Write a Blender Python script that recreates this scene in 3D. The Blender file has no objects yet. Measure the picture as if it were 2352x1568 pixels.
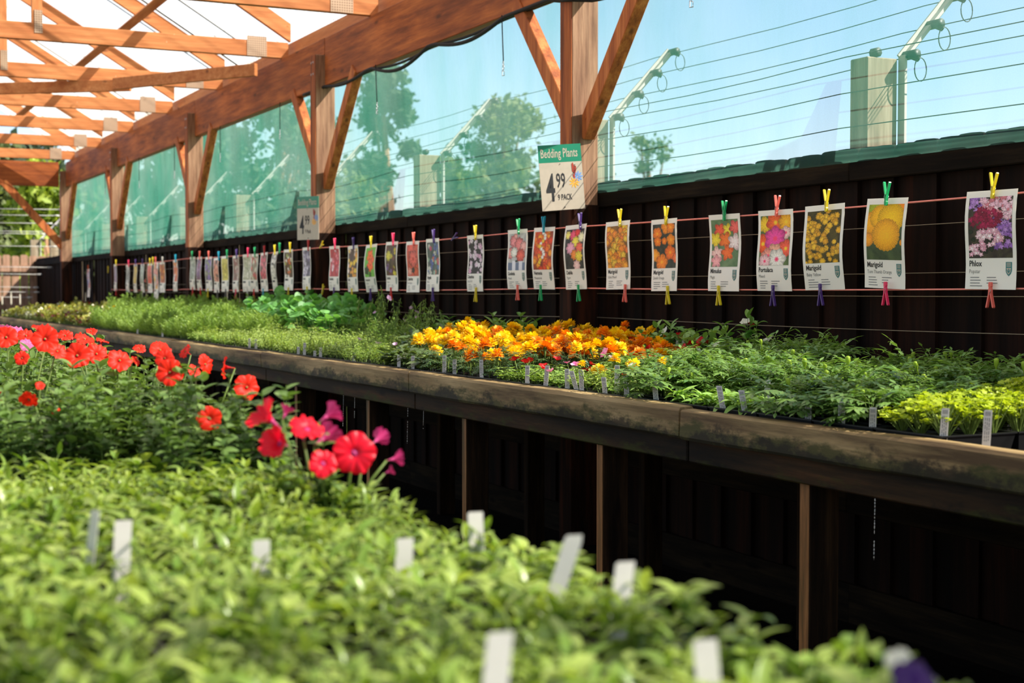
import bpy, bmesh, math, random
import numpy as np
from mathutils import Vector, Matrix

SC = bpy.context.scene
COL = SC.collection
# ------------------------------------------------------------------ camera
CAMZ = 1.2
YAW = math.radians(26.37)
PITCH = math.radians(2.03)
FPX = 3300.0
cam_data = bpy.data.cameras.new('camera')
cam = bpy.data.objects.new('camera', cam_data)
COL.objects.link(cam)
cam.location = (0, 0, CAMZ)
cam.rotation_euler = (math.radians(90) - PITCH, 0, -YAW)
cam_data.sensor_width = 36
cam_data.lens = 36 * FPX / 2352
cam_data.clip_start = 0.05
cam_data.clip_end = 500
cam_data.dof.use_dof = True
cam_data.dof.focus_distance = 4.7
cam_data.dof.aperture_fstop = 4.8
SC.camera = cam
# ------------------------------------------------------------------ sky, sun, exposure
SUNV = Vector((1.0, -0.85, 1.22)).normalized()       # towards the sun
world = bpy.data.worlds.new('world')
SC.world = world
world.use_nodes = True
wn, wl = world.node_tree.nodes, world.node_tree.links
wn.clear()
sky = wn.new('ShaderNodeTexSky')
sky.sky_type = 'NISHITA'
sky.sun_disc = False
sky.sun_elevation = math.asin(SUNV.z)
sky.sun_rotation = math.atan2(SUNV.x, SUNV.y)
sky.air_density = 1.0
sky.dust_density = 0.3
sky.ozone_density = 2.5
bg = wn.new('ShaderNodeBackground')
bg.inputs['Strength'].default_value = 0.23
wo = wn.new('ShaderNodeOutputWorld')
tint = wn.new('ShaderNodeMix'); tint.data_type = 'RGBA'; tint.blend_type = 'MULTIPLY'
tint.inputs[0].default_value = 1.0; tint.inputs[7].default_value = (1.06, 1.0, 1.0, 1)
wl.new(sky.outputs[0], tint.inputs[6]); wl.new(tint.outputs[2], bg.inputs[0])
wl.new(bg.outputs[0], wo.inputs[0])
sun_data = bpy.data.lights.new('sun', 'SUN')
sun_data.energy = 14.5
sun_data.color = (1.0, 0.95, 0.86)
sun_data.angle = math.radians(0.6)
sun = bpy.data.objects.new('sun', sun_data)
COL.objects.link(sun)
sun.location = (30, -25, 40)
sun.rotation_euler = SUNV.to_track_quat('Z', 'Y').to_euler()
SC.view_settings.view_transform = 'Standard'
SC.view_settings.look = 'None'
SC.view_settings.gamma = 1
SC.view_settings.use_curve_mapping = False
SC.view_settings.exposure = 0.0
try:
    SC.cycles.transparent_max_bounces = 24
    SC.cycles.max_bounces = 8
    SC.cycles.use_denoising = True
except Exception:
    pass

# ------------------------------------------------------------------ photo geometry helpers (a pixel ray met with a plane of the place)
_R = cam.rotation_euler.to_matrix()
def ray(px, py):
    return (_R @ Vector(((px - 1176) / FPX, (784 - py) / FPX, -1.0)))
def atX(px, py, X):
    d = ray(px, py); t = X / d.x
    return Vector((X, d.y * t, CAMZ + d.z * t))
def atY(px, py, Y):
    d = ray(px, py); t = Y / d.y
    return Vector((d.x * t, Y, CAMZ + d.z * t))
def atZ(px, py, Z):
    d = ray(px, py); t = (Z - CAMZ) / d.z
    return Vector((d.x * t, d.y * t, Z))
_RI = _R.transposed()
def project(p):
    q = _RI @ (Vector(p) - Vector((0, 0, CAMZ)))
    return 1176 + FPX * q.x / -q.z, 784 - FPX * q.y / -q.z, -q.z

def srgb(r, g, b):
    return tuple(((c / 255) / 12.92 if c / 255 <= 0.04045 else ((c / 255 + 0.055) / 1.055) ** 2.4) for c in (r, g, b))
def S(r, g, b):
    return srgb(r, g, b) + (1.0,)

# ------------------------------------------------------------------ materials
class NT:
    def __init__(s, name):
        s.m = bpy.data.materials.new(name); s.m.use_nodes = True
        s.n = s.m.node_tree.nodes; s.l = s.m.node_tree.links; s.n.clear()
        s.out = s.n.new('ShaderNodeOutputMaterial')
    def new(s, t, **kw):
        n = s.n.new(t)
        for k, v in kw.items():
            if k in n.inputs: n.inputs[k].default_value = v
            else: setattr(n, k, v)
        return n
    def link(s, a, b): s.l.new(a, b)
    def obj_coord(s, scale=(1, 1, 1)):
        tc = s.new('ShaderNodeTexCoord'); mp = s.new('ShaderNodeMapping')
        mp.inputs['Scale'].default_value = scale
        s.link(tc.outputs['Object'], mp.inputs['Vector'])
        return mp.outputs['Vector']
    def noise(s, vec, scale, detail=4, rough=0.55):
        n = s.new('ShaderNodeTexNoise'); n.inputs['Scale'].default_value = scale
        n.inputs['Detail'].default_value = detail; n.inputs['Roughness'].default_value = rough
        if vec is not None: s.link(vec, n.inputs['Vector'])
        return n.outputs['Fac']
    def ramp(s, fac, stops):
        r = s.new('ShaderNodeValToRGB'); e = r.color_ramp.elements
        e[0].position, e[0].color = stops[0]; e[1].position, e[1].color = stops[-1]
        for p, c in stops[1:-1]:
            k = e.new(p); k.color = c
        s.link(fac, r.inputs['Fac'])
        return r.outputs['Color']
    def mix(s, fac, a, b, mode='MIX'):
        m = s.new('ShaderNodeMix'); m.data_type = 'RGBA'; m.blend_type = mode
        for v, i in ((fac, 0), (a, 6), (b, 7)):
            if hasattr(v, 'default_value') or hasattr(v, 'links'): s.link(v, m.inputs[i])
            else: m.inputs[i].default_value = v
        return m.outputs[2]
    def math(s, op, a, b=None):
        m = s.new('ShaderNodeMath'); m.operation = op
        for i, v in enumerate((a, b)):
            if v is None: continue
            if isinstance(v, (int, float)): m.inputs[i].default_value = v
            else: s.link(v, m.inputs[i])
        return m.outputs[0]
    def principled(s, col, rough=0.6, metal=0.0, spec=0.5, bump=None, bstr=0.3, bdist=0.002):
        p = s.new('ShaderNodeBsdfPrincipled')
        if isinstance(col, tuple): p.inputs['Base Color'].default_value = col
        else: s.link(col, p.inputs['Base Color'])
        if isinstance(rough, (int, float)): p.inputs['Roughness'].default_value = rough
        else: s.link(rough, p.inputs['Roughness'])
        p.inputs['Metallic'].default_value = metal
        p.inputs['Specular IOR Level'].default_value = spec
        if bump is not None:
            b = s.new('ShaderNodeBump'); b.inputs['Strength'].default_value = bstr; b.inputs['Distance'].default_value = bdist
            s.link(bump, b.inputs['Height']); s.link(b.outputs[0], p.inputs['Normal'])
        return p
    def done(s, shader):
        s.link(shader, s.out.inputs['Surface']); return s.m

def mat_plain(name, col, rough=0.5, metal=0.0, spec=0.5):
    t = NT(name)
    n = t.noise(t.obj_coord(), 40, 3)
    c = t.mix(n, tuple(x * 0.86 for x in col[:3]) + (1,), tuple(min(1, x * 1.1) for x in col[:3]) + (1,))
    return t.done(t.principled(c, rough, metal, spec).outputs[0])

def mat_wood(name, light, mid, dark, axis, rough=0.65, spec=0.3, knots=True, spots=False, moss=None, ring=22.0):
    t = NT(name)
    sc = {'X': (0.08, 1, 1), 'Y': (1, 0.08, 1), 'Z': (1, 1, 0.08)}[axis]
    v = t.obj_coord(sc)
    g = t.noise(v, ring, 6, 0.65)
    broad = t.noise(t.obj_coord(tuple(max(q, 0.35) for q in sc)), 3.0, 3)
    fine = t.noise(t.obj_coord(tuple(q if q > 0.5 else 0.03 for q in sc)), 120, 3)
    c = t.ramp(g, [(0.34, dark), (0.5, mid), (0.64, light)])
    c = t.mix(t.ramp(broad, [(0.35, (0, 0, 0, 1)), (0.7, (0.45,) * 3 + (1,))]), c, dark)
    c = t.mix(t.ramp(fine, [(0.35, (0.25,) * 3 + (1,)), (0.6, (0, 0, 0, 1))]), c, tuple(x * 0.5 for x in dark[:3]) + (1,))
    if knots:
        vo = t.new('ShaderNodeTexVoronoi'); vo.inputs['Scale'].default_value = 3.2
        t.link(t.obj_coord({'X': (0.8, 2.5, 2.5), 'Y': (2.5, 0.8, 2.5), 'Z': (2.5, 2.5, 0.8)}[axis]), vo.inputs['Vector'])
        k = t.ramp(vo.outputs['Distance'], [(0.05, (0.8,) * 3 + (1,)), (0.14, (0, 0, 0, 1))])
        c = t.mix(k, c, tuple(x * 0.35 for x in dark[:3]) + (1,))
    if spots:
        vo = t.new('ShaderNodeTexVoronoi'); vo.inputs['Scale'].default_value = 26
        t.link(t.obj_coord((1, 1, 0.6)), vo.inputs['Vector'])
        n2 = t.noise(t.obj_coord(), 5, 2)
        k = t.ramp(vo.outputs['Distance'], [(0.06, (0.7,) * 3 + (1,)), (0.12, (0, 0, 0, 1))])
        k = t.mix(1.0, k, t.ramp(n2, [(0.48, (0, 0, 0, 1)), (0.6, (1, 1, 1, 1))]), 'MULTIPLY')
        c = t.mix(k, c, S(232, 180, 140))
    if moss:
        n3 = t.noise(t.obj_coord((1, 0.5, 1.6)), 9, 6, 0.7)
        tc = t.new('ShaderNodeTexCoord'); sep = t.new('ShaderNodeSeparateXYZ'); t.link(tc.outputs['Object'], sep.inputs[0])
        z = t.new('ShaderNodeMapRange'); t.link(sep.outputs[2], z.inputs[0])
        z.inputs[1].default_value = moss[0]; z.inputs[2].default_value = moss[1]
        z.inputs[3].default_value = 0.30; z.inputs[4].default_value = -0.12
        f = t.math('ADD', n3, z.outputs[0])
        c = t.mix(t.ramp(f, [(0.55, (0, 0, 0, 1)), (0.68, (0.85,) * 3 + (1,))]), c, S(52, 58, 18))
        n4 = t.noise(t.obj_coord((1, 0.6, 1)), 14, 5, 0.7)
        f2 = t.math('ADD', n4, z.outputs[0])
        c = t.mix(t.ramp(f2, [(0.62, (0, 0, 0, 1)), (0.74, (0.8,) * 3 + (1,))]), c, S(24, 20, 12))
    return t.done(t.principled(c, rough, 0, spec, g, 0.5, 0.003).outputs[0])

ORL, ORM, ORD = S(216, 122, 62), S(200, 103, 48), S(158, 72, 30)
M = {}
for ax in 'XYZ':
    M['truss' + ax] = mat_wood('orange_timber_' + ax, S(212, 144, 88), S(196, 124, 70), S(170, 98, 52), ax, spots=True)
    M['beam' + ax] = mat_wood('stained_timber_' + ax, S(188, 104, 44), S(156, 80, 32), S(106, 50, 19), ax)
M['post'] = mat_wood('sawn_post_timber', S(178, 140, 108), S(150, 112, 84), S(98, 66, 46), 'Z', ring=30)
M['base'] = mat_wood('shaded_post_base', S(70, 34, 18), S(44, 24, 14), S(20, 12, 8), 'Z', rough=0.8, spec=0.1)  # lower post colour, darkened to carry the shade of the fence
M['leg_edge'] = mat_wood('lit_leg_edge', S(176, 126, 76), S(140, 96, 54), S(70, 58, 24), 'Z')  # paler copy of the leg timber, light on the aisle side put into its colour
M['brace'] = mat_wood('planed_brace_timber', S(206, 126, 66), S(178, 98, 46), S(128, 62, 26), 'Z')
M['sleeper'] = mat_wood('weathered_sleeper', S(200, 172, 120), S(160, 134, 88), S(88, 68, 42), 'Y', rough=0.7, moss=(0.775, 0.87), ring=14)
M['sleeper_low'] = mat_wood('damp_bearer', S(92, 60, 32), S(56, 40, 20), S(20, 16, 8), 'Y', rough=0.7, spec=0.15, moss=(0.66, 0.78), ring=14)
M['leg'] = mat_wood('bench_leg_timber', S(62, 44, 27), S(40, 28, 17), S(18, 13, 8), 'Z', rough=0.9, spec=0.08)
M['fence'] = mat_wood('dark_fence_board', S(46, 24, 15), S(28, 16, 10), S(12, 8, 6), 'Z', rough=0.8, spec=0.08, knots=False, ring=9)
M['fence_grey'] = mat_wood('weathered_fence_board', S(176, 140, 116), S(150, 116, 92), S(100, 74, 54), 'Z', rough=0.8, knots=False)
M['rail'] = mat_wood('dark_rail', S(44, 34, 22), S(28, 21, 14), S(13, 10, 7), 'Y', rough=0.9, spec=0.08)
M['outer'] = mat_wood('bleached_post', S(160, 146, 122), S(138, 122, 98), S(100, 84, 64), 'Z')
M['steel'] = mat_plain('galvanised_steel', S(176, 178, 178), 0.35, 0.8)
M['white_plastic'] = mat_plain('white_plastic', S(232, 230, 222), 0.4)
M['arm'] = mat_plain('galvanised_arm', S(178, 174, 166), 0.6)
M['black_plastic'] = mat_plain('black_plastic', S(16, 16, 17), 0.45)
M['cable'] = mat_plain('black_cable', S(8, 8, 9), 0.8)
M['rope'] = mat_plain('pink_rope', S(236, 136, 122), 0.8)
M['wire'] = mat_plain('thin_wire', S(150, 135, 110), 0.4, 0.5)
M['wire_dark'] = mat_plain('dark_wire', S(60, 60, 58), 0.5, 0.3)
M['white_rope'] = mat_plain('white_fence_rope', S(170, 168, 160), 0.6)
M['soil'] = mat_plain('potting_soil', S(34, 24, 18), 0.9)
M['black_ink'] = mat_plain('black_ink', S(18, 18, 20), 0.6)
M['grey_ink'] = mat_plain('grey_ink', S(120, 120, 118), 0.6)
M['teal_ink'] = mat_plain('teal_ink', S(22, 112, 112), 0.5)
M['sign_green'] = mat_plain('sign_green', S(22, 122, 92), 0.35)
M['sign_white'] = mat_plain('sign_white', S(178, 166, 148), 0.45)
M['tag'] = mat_plain('plant_label_plastic', S(206, 200, 190), 0.45)

def mat_nail_plate():
    t = NT('nail_plate_steel')
    vo = t.new('ShaderNodeTexVoronoi'); vo.inputs['Scale'].default_value = 62; vo.inputs['Randomness'].default_value = 0.0
    t.link(t.obj_coord((1, 1, 1)), vo.inputs['Vector'])
    c = t.ramp(vo.outputs['Distance'], [(0.2, S(96, 62, 42)), (0.5, S(186, 158, 130))])
    return t.done(t.principled(c, 0.45, 0.35, 0.5).outputs[0])
M['plate'] = mat_nail_plate()

def mat_roof():
    t = NT('translucent_roof_sheet')
    v = t.obj_coord()
    sep = t.new('ShaderNodeSeparateXYZ'); t.link(v, sep.inputs[0])
    # thin dark sheet laps and dirt specks
    fr = t.math('FRACT', t.math('MULTIPLY', sep.outputs[1], 1 / 0.62))
    lap = t.ramp(fr, [(0.0, (0.0,) * 3 + (1,)), (0.03, (0.0,) * 3 + (1,)), (0.04, (1, 1, 1, 1))])
    n = t.noise(v, 14, 4, 0.6)
    rib = t.math('FRACT', t.math('MULTIPLY', sep.outputs[1], 1 / 0.076))
    lap = t.mix(1.0, lap, t.ramp(rib, [(0.0, (0.72,) * 3 + (1,)), (0.25, (1, 1, 1, 1)), (0.8, (1, 1, 1, 1)), (1.0, (0.72,) * 3 + (1,))]), 'MULTIPLY')
    dirt = t.ramp(n, [(0.27, S(120, 100, 60)), (0.33, (1, 1, 1, 1))])
    c = t.mix(1.0, lap, dirt, 'MULTIPLY')
    col = t.mix(1.0, c, S(240, 232, 214), 'MULTIPLY')
    tl = t.new('ShaderNodeBsdfTranslucent'); t.link(col, tl.inputs[0])
    tr = t.new('ShaderNodeBsdfTransparent'); t.link(c, tr.inputs[0])
    gl = t.new('ShaderNodeBsdfDiffuse'); t.link(col, gl.inputs[0])
    m1 = t.new('ShaderNodeMixShader'); m1.inputs[0].default_value = 0.25
    t.link(tl.outputs[0], m1.inputs[1]); t.link(gl.outputs[0], m1.inputs[2])
    m2 = t.new('ShaderNodeMixShader'); m2.inputs[0].default_value = 0.42
    t.link(tr.outputs[0], m2.inputs[1]); t.link(m1.outputs[0], m2.inputs[2])
    return t.done(m2.outputs[0])
M['roof'] = mat_roof()

def mat_net():
    """woven shade netting: the slanter light crosses it, the more thread it meets (same for every ray)"""
    t = NT('green_shade_netting')
    g = t.new('ShaderNodeNewGeometry')
    d = t.new('ShaderNodeVectorMath'); d.operation = 'DOT_PRODUCT'
    t.link(g.outputs['Incoming'], d.inputs[0]); t.link(g.outputs['Normal'], d.inputs[1])
    c = t.math('MAXIMUM', t.math('ABSOLUTE', d.outputs['Value']), 0.12)
    n = t.noise(t.obj_coord((1, 1.6, 0.35)), 2.2, 5, 0.6)
    n2 = t.noise(t.obj_coord((1, 60, 60)), 6, 2)
    base = t.new('ShaderNodeMapRange'); t.link(n, base.inputs[0])
    base.inputs[1].default_value = 0.3; base.inputs[2].default_value = 0.7
    base.inputs[3].default_value = 0.84; base.inputs[4].default_value = 0.76
    b2 = t.math('ADD', base.outputs[0], t.math('MULTIPLY', t.math('SUBTRACT', n2, 0.5), 0.1))
    trans = t.math('POWER', b2, t.math('DIVIDE', 1.0, c))
    op = t.math('SUBTRACT', 1.0, trans)
    col = t.ramp(t.noise(t.obj_coord(), 1.4, 4), [(0.3, S(62, 142, 118)), (0.7, S(122, 164, 148))])
    df = t.new('ShaderNodeBsdfDiffuse'); t.link(col, df.inputs[0])
    tl = t.new('ShaderNodeBsdfTranslucent'); t.link(col, tl.inputs[0])
    tr = t.new('ShaderNodeBsdfTransparent')
    m1 = t.new('ShaderNodeMixShader'); m1.inputs[0].default_value = 0.6
    t.link(df.outputs[0], m1.inputs[1]); t.link(tl.outputs[0], m1.inputs[2])
    m2 = t.new('ShaderNodeMixShader'); t.link(op, m2.inputs[0])
    t.link(tr.outputs[0], m2.inputs[1]); t.link(m1.outputs[0], m2.inputs[2])
    return t.done(m2.outputs[0])
M['net'] = mat_net()

def mat_leaf(name, a, b, trans=0.35, rough=0.4, spec=0.4, glow=1.35):
    t = NT(name)
    at = t.new('ShaderNodeAttribute'); at.attribute_name = 'v'
    oi = t.new('ShaderNodeObjectInfo')
    f = t.math('ADD', t.math('MULTIPLY', at.outputs['Fac'], 0.75), t.math('MULTIPLY', oi.outputs['Random'], 0.25))
    c = t.mix(f, a, b)
    p = t.principled(c, rough, 0, spec)
    tl = t.new('ShaderNodeBsdfTranslucent')
    c2 = t.mix(1.0, c, (1.25 * glow / 1.35, 1.25 * glow / 1.35, 0.55, 1), 'MULTIPLY')
    t.link(c2, tl.inputs[0])
    m = t.new('ShaderNodeMixShader'); m.inputs[0].default_value = trans
    t.link(p.outputs[0], m.inputs[1]); t.link(tl.outputs[0], m.inputs[2])
    return t.done(m.outputs[0])
def mat_petal(name, a, b, trans=0.3, rough=0.5):
    t = NT(name)
    at = t.new('ShaderNodeAttribute'); at.attribute_name = 'v'
    c = t.mix(at.outputs['Fac'], a, b)
    p = t.principled(c, rough, 0, 0.3)
    tl = t.new('ShaderNodeBsdfTranslucent'); t.link(c, tl.inputs[0])
    m = t.new('ShaderNodeMixShader'); m.inputs[0].default_value = trans
    t.link(p.outputs[0], m.inputs[1]); t.link(tl.outputs[0], m.inputs[2])
    return t.done(m.outputs[0])
L = {
 'seedling': mat_leaf('seedling_leaf', S(100, 136, 38), S(178, 194, 94), 0.38, 0.33, 0.6),
 'marigold': mat_leaf('marigold_leaf', S(72, 112, 38), S(134, 166, 84), 0.3, 0.27, 0.8),
 'marigold_dark': mat_leaf('marigold_dark_leaf', S(36, 70, 36), S(80, 116, 66), 0.22, 0.35, 0.5),
 'feathery': mat_leaf('feathery_leaf', S(96, 132, 48), S(164, 188, 92), 0.35, 0.5),
 'moss': mat_leaf('fine_yellowgreen_leaf', S(118, 150, 56), S(184, 200, 116), 0.38, 0.42),
 'lime': mat_leaf('lime_leaf', S(140, 160, 24), S(198, 212, 62), 0.4, 0.5),
 'nasturtium': mat_leaf('nasturtium_leaf', S(78, 142, 62), S(136, 188, 112), 0.4, 0.45, 0.35),
 'bronze': mat_leaf('bronze_broad_leaf', S(54, 76, 36), S(110, 128, 72), 0.25, 0.35, 0.5),
 'broad': mat_leaf('broad_green_leaf', S(76, 128, 52), S(156, 186, 96), 0.3, 0.35, 0.5),
 'pale': mat_leaf('pale_young_leaf', S(112, 158, 56), S(172, 204, 112), 0.35, 0.35, 0.5),
 'begonia': mat_leaf('begonia_leaf', S(104, 118, 36), S(168, 160, 74), 0.3, 0.3, 0.5),
 'darkred': mat_leaf('dark_red_leaf', S(74, 26, 22), S(132, 64, 50), 0.25, 0.3, 0.5),
 'grey': mat_leaf('grey_green_leaf', S(92, 92, 72), S(160, 160, 140), 0.2, 0.5),
 'wispy': mat_leaf('wispy_leaf', S(92, 134, 50), S(166, 190, 98), 0.35, 0.45),
 'petunia': mat_leaf('petunia_leaf', S(66, 98, 40), S(134, 162, 88), 0.32, 0.45, 0.35),
 'stem': mat_leaf('green_stem', S(84, 112, 42), S(134, 150, 74), 0.15, 0.5),
 'tree': mat_leaf('tree_leaf', S(70, 84, 48), S(122, 130, 84), 0.35, 0.7, 0.2),
 'tree_bright': mat_leaf('sunlit_tree_leaf', S(96, 122, 34), S(184, 196, 84), 0.45, 0.6),
 'conifer': mat_leaf('conifer_leaf', S(50, 66, 50), S(86, 98, 76), 0.2, 0.8, 0.1),
}
PET = {
 'yellow': mat_petal('yellow_petal', S(252, 196, 8), S(255, 230, 30)),
 'orange': mat_petal('orange_petal', S(246, 124, 8), S(255, 182, 20)),
 'red': mat_petal('scarlet_petal', S(246, 44, 16), S(206, 40, 20), 0.35, 0.5),
 'magenta': mat_petal('crimson_petal', S(240, 14, 42), S(206, 28, 60), 0.35, 0.4),
 'violet': mat_petal('violet_petal_back', S(196, 40, 104), S(226, 110, 176), 0.3),
 'pink': mat_petal('pink_petal', S(240, 92, 150), S(250, 170, 200), 0.3),
 'white': mat_petal('cream_petal', S(240, 234, 210), S(250, 248, 232), 0.3),
 'dkred': mat_petal('deep_red_petal', S(214, 16, 22), S(180, 20, 24), 0.25),
 'lilac': mat_petal('lilac_petal', S(226, 170, 214), S(240, 200, 230), 0.3),
 'purple': mat_petal('purple_petal', S(52, 16, 84), S(80, 30, 120), 0.2),
 'bud': mat_petal('marigold_bud', S(128, 168, 40), S(176, 196, 60), 0.2),
}

# ------------------------------------------------------------------ mesh building
class MB:
    def __init__(s):
        s.V = []; s.F = []; s.A = []; s.mi = []; s.n = 0
    def add(s, verts, faces, v=0.5, mi=0):
        verts = np.asarray(verts, dtype=float)
        s.V.append(verts)
        s.A.append(np.full(len(verts), v) if np.isscalar(v) else np.asarray(v, dtype=float))
        n = s.n
        s.F.extend([tuple(i + n for i in f) for f in faces])
        s.mi.extend([mi] * len(faces))
        s.n += len(verts)
    def box(s, p0, p1, v=0.5, mi=0, bevel=0.0):
        (x0, y0, z0), (x1, y1, z1) = [min(a, b) for a, b in zip(p0, p1)], [max(a, b) for a, b in zip(p0, p1)]
        b = min(bevel, (x1 - x0) * .45, (y1 - y0) * .45, (z1 - z0) * .45)
        if b <= 0:
            vs = [(x, y, z) for z in (z0, z1) for (x, y) in ((x0, y0), (x1, y0), (x1, y1), (x0, y1))]
            s.add(vs, [(3, 2, 1, 0), (4, 5, 6, 7), (0, 1, 5, 4), (1, 2, 6, 5), (2, 3, 7, 6), (3, 0, 4, 7)], v, mi)
            return
        vs = []; idx = {}
        for sx in (0, 1):
            for sy in (0, 1):
                for sz in (0, 1):
                    c = (x1 if sx else x0, y1 if sy else y0, z1 if sz else z0)
                    d = (-b if sx else b, -b if sy else b, -b if sz else b)
                    for k in range(3):
                        p = [c[i] + (0 if i == k else d[i]) for i in range(3)]
                        idx[(sx, sy, sz, k)] = len(vs); vs.append(p)
        fs = []
        for k in range(3):
            for sgn in (0, 1):
                o = [i for i in range(3) if i != k]
                q = []
                for a, bb in ((0, 0), (1, 0), (1, 1), (0, 1)):
                    key = [0, 0, 0]; key[k] = sgn; key[o[0]] = a; key[o[1]] = bb
                    q.append(idx[(key[0], key[1], key[2], k)])
                fs.append(tuple(q))
        for k in range(3):          # edges parallel to k
            o = [i for i in range(3) if i != k]
            for a in (0, 1):
                for bb in (0, 1):
                    q = []
                    for sgn, kk in ((0, o[0]), (0, o[1]), (1, o[1]), (1, o[0])):
                        key = [0, 0, 0]; key[k] = sgn; key[o[0]] = a; key[o[1]] = bb
                        q.append(idx[(key[0], key[1], key[2], kk)])
                    fs.append(tuple(q))
        for sx in (0, 1):
            for sy in (0, 1):
                for sz in (0, 1):
                    fs.append(tuple(idx[(sx, sy, sz, k)] for k in range(3)))
        s.add(vs, fs, v, mi)
    def bar(s, a, b, w, h, up=(0, 0, 1), v=0.5, mi=0):
        """a squared timber from a to b: w across, h along up"""
        a, b = Vector(a), Vector(b)
        d = (b - a).normalized(); u = Vector(up)
        side = d.cross(u).normalized(); u = side.cross(d).normalized()
        e = min(w, h) * 0.06
        prof = [(-w/2+e, -h/2), (w/2-e, -h/2), (w/2, -h/2+e), (w/2, h/2-e), (w/2-e, h/2), (-w/2+e, h/2), (-w/2, h/2-e), (-w/2, -h/2+e)]
        vs = [p + side * x + u * y for p in (a, b) for x, y in prof]
        fs = [(i, (i + 1) % 8, (i + 1) % 8 + 8, i + 8) for i in range(8)] + [tuple(range(7, -1, -1)), tuple(range(8, 16))]
        s.add([tuple(q) for q in vs], fs, v, mi)
    def tube(s, pts, r, seg=6, v=0.5, mi=0, caps=True):
        pts = [Vector(p) for p in pts]
        rs = r if isinstance(r, (list, tuple)) else [r] * len(pts)
        vs = []; n = len(pts)
        ref = Vector((0.13, 0.31, 0.94))
        for i, p in enumerate(pts):
            d = (pts[min(i + 1, n - 1)] - pts[max(i - 1, 0)])
            d = d.normalized() if d.length > 1e-9 else Vector((0, 0, 1))
            if abs(d.dot(ref)) > 0.97: ref = Vector((1, 0, 0.1)).normalized()
            a = d.cross(ref).normalized(); b = d.cross(a)
            for k in range(seg):
                t = 2 * math.pi * k / seg
                q = p + (a * math.cos(t) + b * math.sin(t)) * rs[i]
                vs.append((q.x, q.y, q.z))
        fs = [(i * seg + k, i * seg + (k + 1) % seg, (i + 1) * seg + (k + 1) % seg, (i + 1) * seg + k) for i in range(n - 1) for k in range(seg)]
        if caps: fs += [tuple(range(seg - 1, -1, -1)), tuple(range((n - 1) * seg, n * seg))]
        s.add(vs, fs, v, mi)
    def mesh(s, name, mats, origin=(0, 0, 0), smooth=False, fix=False):
        me = bpy.data.meshes.new(name)
        V = np.concatenate(s.V) - np.array(origin, dtype=float)
        me.from_pydata(V.tolist(), [], s.F)
        if not isinstance(mats, (list, tuple)): mats = [mats]
        for m in mats: me.materials.append(m)
        if len(mats) > 1: me.polygons.foreach_set('material_index', s.mi)
        at = me.attributes.new('v', 'FLOAT', 'POINT'); at.data.foreach_set('value', np.concatenate(s.A))
        if fix:
            bm = bmesh.new(); bm.from_mesh(me); bmesh.ops.recalc_face_normals(bm, faces=bm.faces); bm.to_mesh(me); bm.free()
        me.polygons.foreach_set('use_smooth', [smooth] * len(me.polygons))
        me.update()
        return me

def tag(o, label=None, cat=None, group=None, kind=None):
    if label: o['label'] = label
    if cat: o['category'] = cat
    if group: o['group'] = group
    if kind: o['kind'] = kind
    return o
def link(name, me, loc=(0, 0, 0), parent=None):
    o = bpy.data.objects.new(name, me); COL.objects.link(o); o.location = loc
    if parent: o.parent = parent
    return o
def empty(name, loc, label, cat, group=None, kind=None):
    o = bpy.data.objects.new(name, None); COL.objects.link(o); o.location = loc; o.empty_display_size = 0.05
    return tag(o, label, cat, group, kind)
def part(name, mb, mat, parent, smooth=False, fix=True):
    """mesh built in world coordinates, kept in its parent's frame"""
    org = Vector(parent.location) + (Vector(parent.parent.location) if parent.parent else Vector((0, 0, 0)))
    return link(name, mb.mesh(name, mat, tuple(org), smooth, fix), (0, 0, 0), parent)
def solo(name, mb, mat, origin, label, cat, group=None, kind=None, smooth=False):
    return tag(link(name, mb.mesh(name, mat, origin, smooth, True), origin), label, cat, group, kind)

rnd = random.Random(7)
_TENS = {1: 'first', 2: 'second', 3: 'third', 4: 'fourth', 5: 'fifth', 6: 'sixth', 7: 'seventh', 8: 'eighth', 9: 'ninth', 10: 'tenth', 11: 'eleventh', 12: 'twelfth', 13: 'thirteenth', 14: 'fourteenth', 15: 'fifteenth', 16: 'sixteenth', 17: 'seventeenth', 18: 'eighteenth', 19: 'nineteenth', 20: 'twentieth', 30: 'thirtieth', 40: 'fortieth'}
def ordw(n):
    return _TENS[n] if n in _TENS else {2: 'twenty', 3: 'thirty', 4: 'forty'}[n // 10] + '-' + _TENS[n % 10]
ORD_W = [ordw(n + 1) for n in range(20)]

# ================================================================== SETTING
for x0_, x1_, c0_, c1_, nm_ in ((-6, 2.3, S(60, 56, 50), S(92, 86, 78), 'concrete_floor'), (2.3, 3.44, S(12, 10, 8), S(26, 22, 18), 'shaded_floor')):  # strip under the bench is darker: the bench's shade put into its colour
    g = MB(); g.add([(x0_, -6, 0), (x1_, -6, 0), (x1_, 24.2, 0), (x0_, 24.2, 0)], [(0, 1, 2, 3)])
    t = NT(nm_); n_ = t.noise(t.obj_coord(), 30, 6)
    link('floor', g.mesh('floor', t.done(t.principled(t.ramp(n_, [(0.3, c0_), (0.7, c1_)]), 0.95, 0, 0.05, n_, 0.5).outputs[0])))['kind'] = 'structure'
g = MB(); g.add([(-70, -40, -0.03), (-5.9, -40, -0.03), (-5.9, 60, -0.03), (-70, 60, -0.03)], [(0, 1, 2, 3)])
t = NT('bounce_ground'); n_ = t.noise(t.obj_coord(), 2, 6)  # unseen pale ground, added to bounce sunlight onto the cards and fence
link('ground', g.mesh('ground', t.done(t.principled(t.ramp(n_, [(0.3, S(176, 166, 150)), (0.7, S(206, 196, 180))]), 0.9, 0, 0.2).outputs[0])))['kind'] = 'structure'
g = MB(); g.add([(-120, -60, -0.05), (120, -60, -0.05), (120, 140, -0.05), (-120, 140, -0.05)], [(0, 1, 2, 3)])
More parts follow.
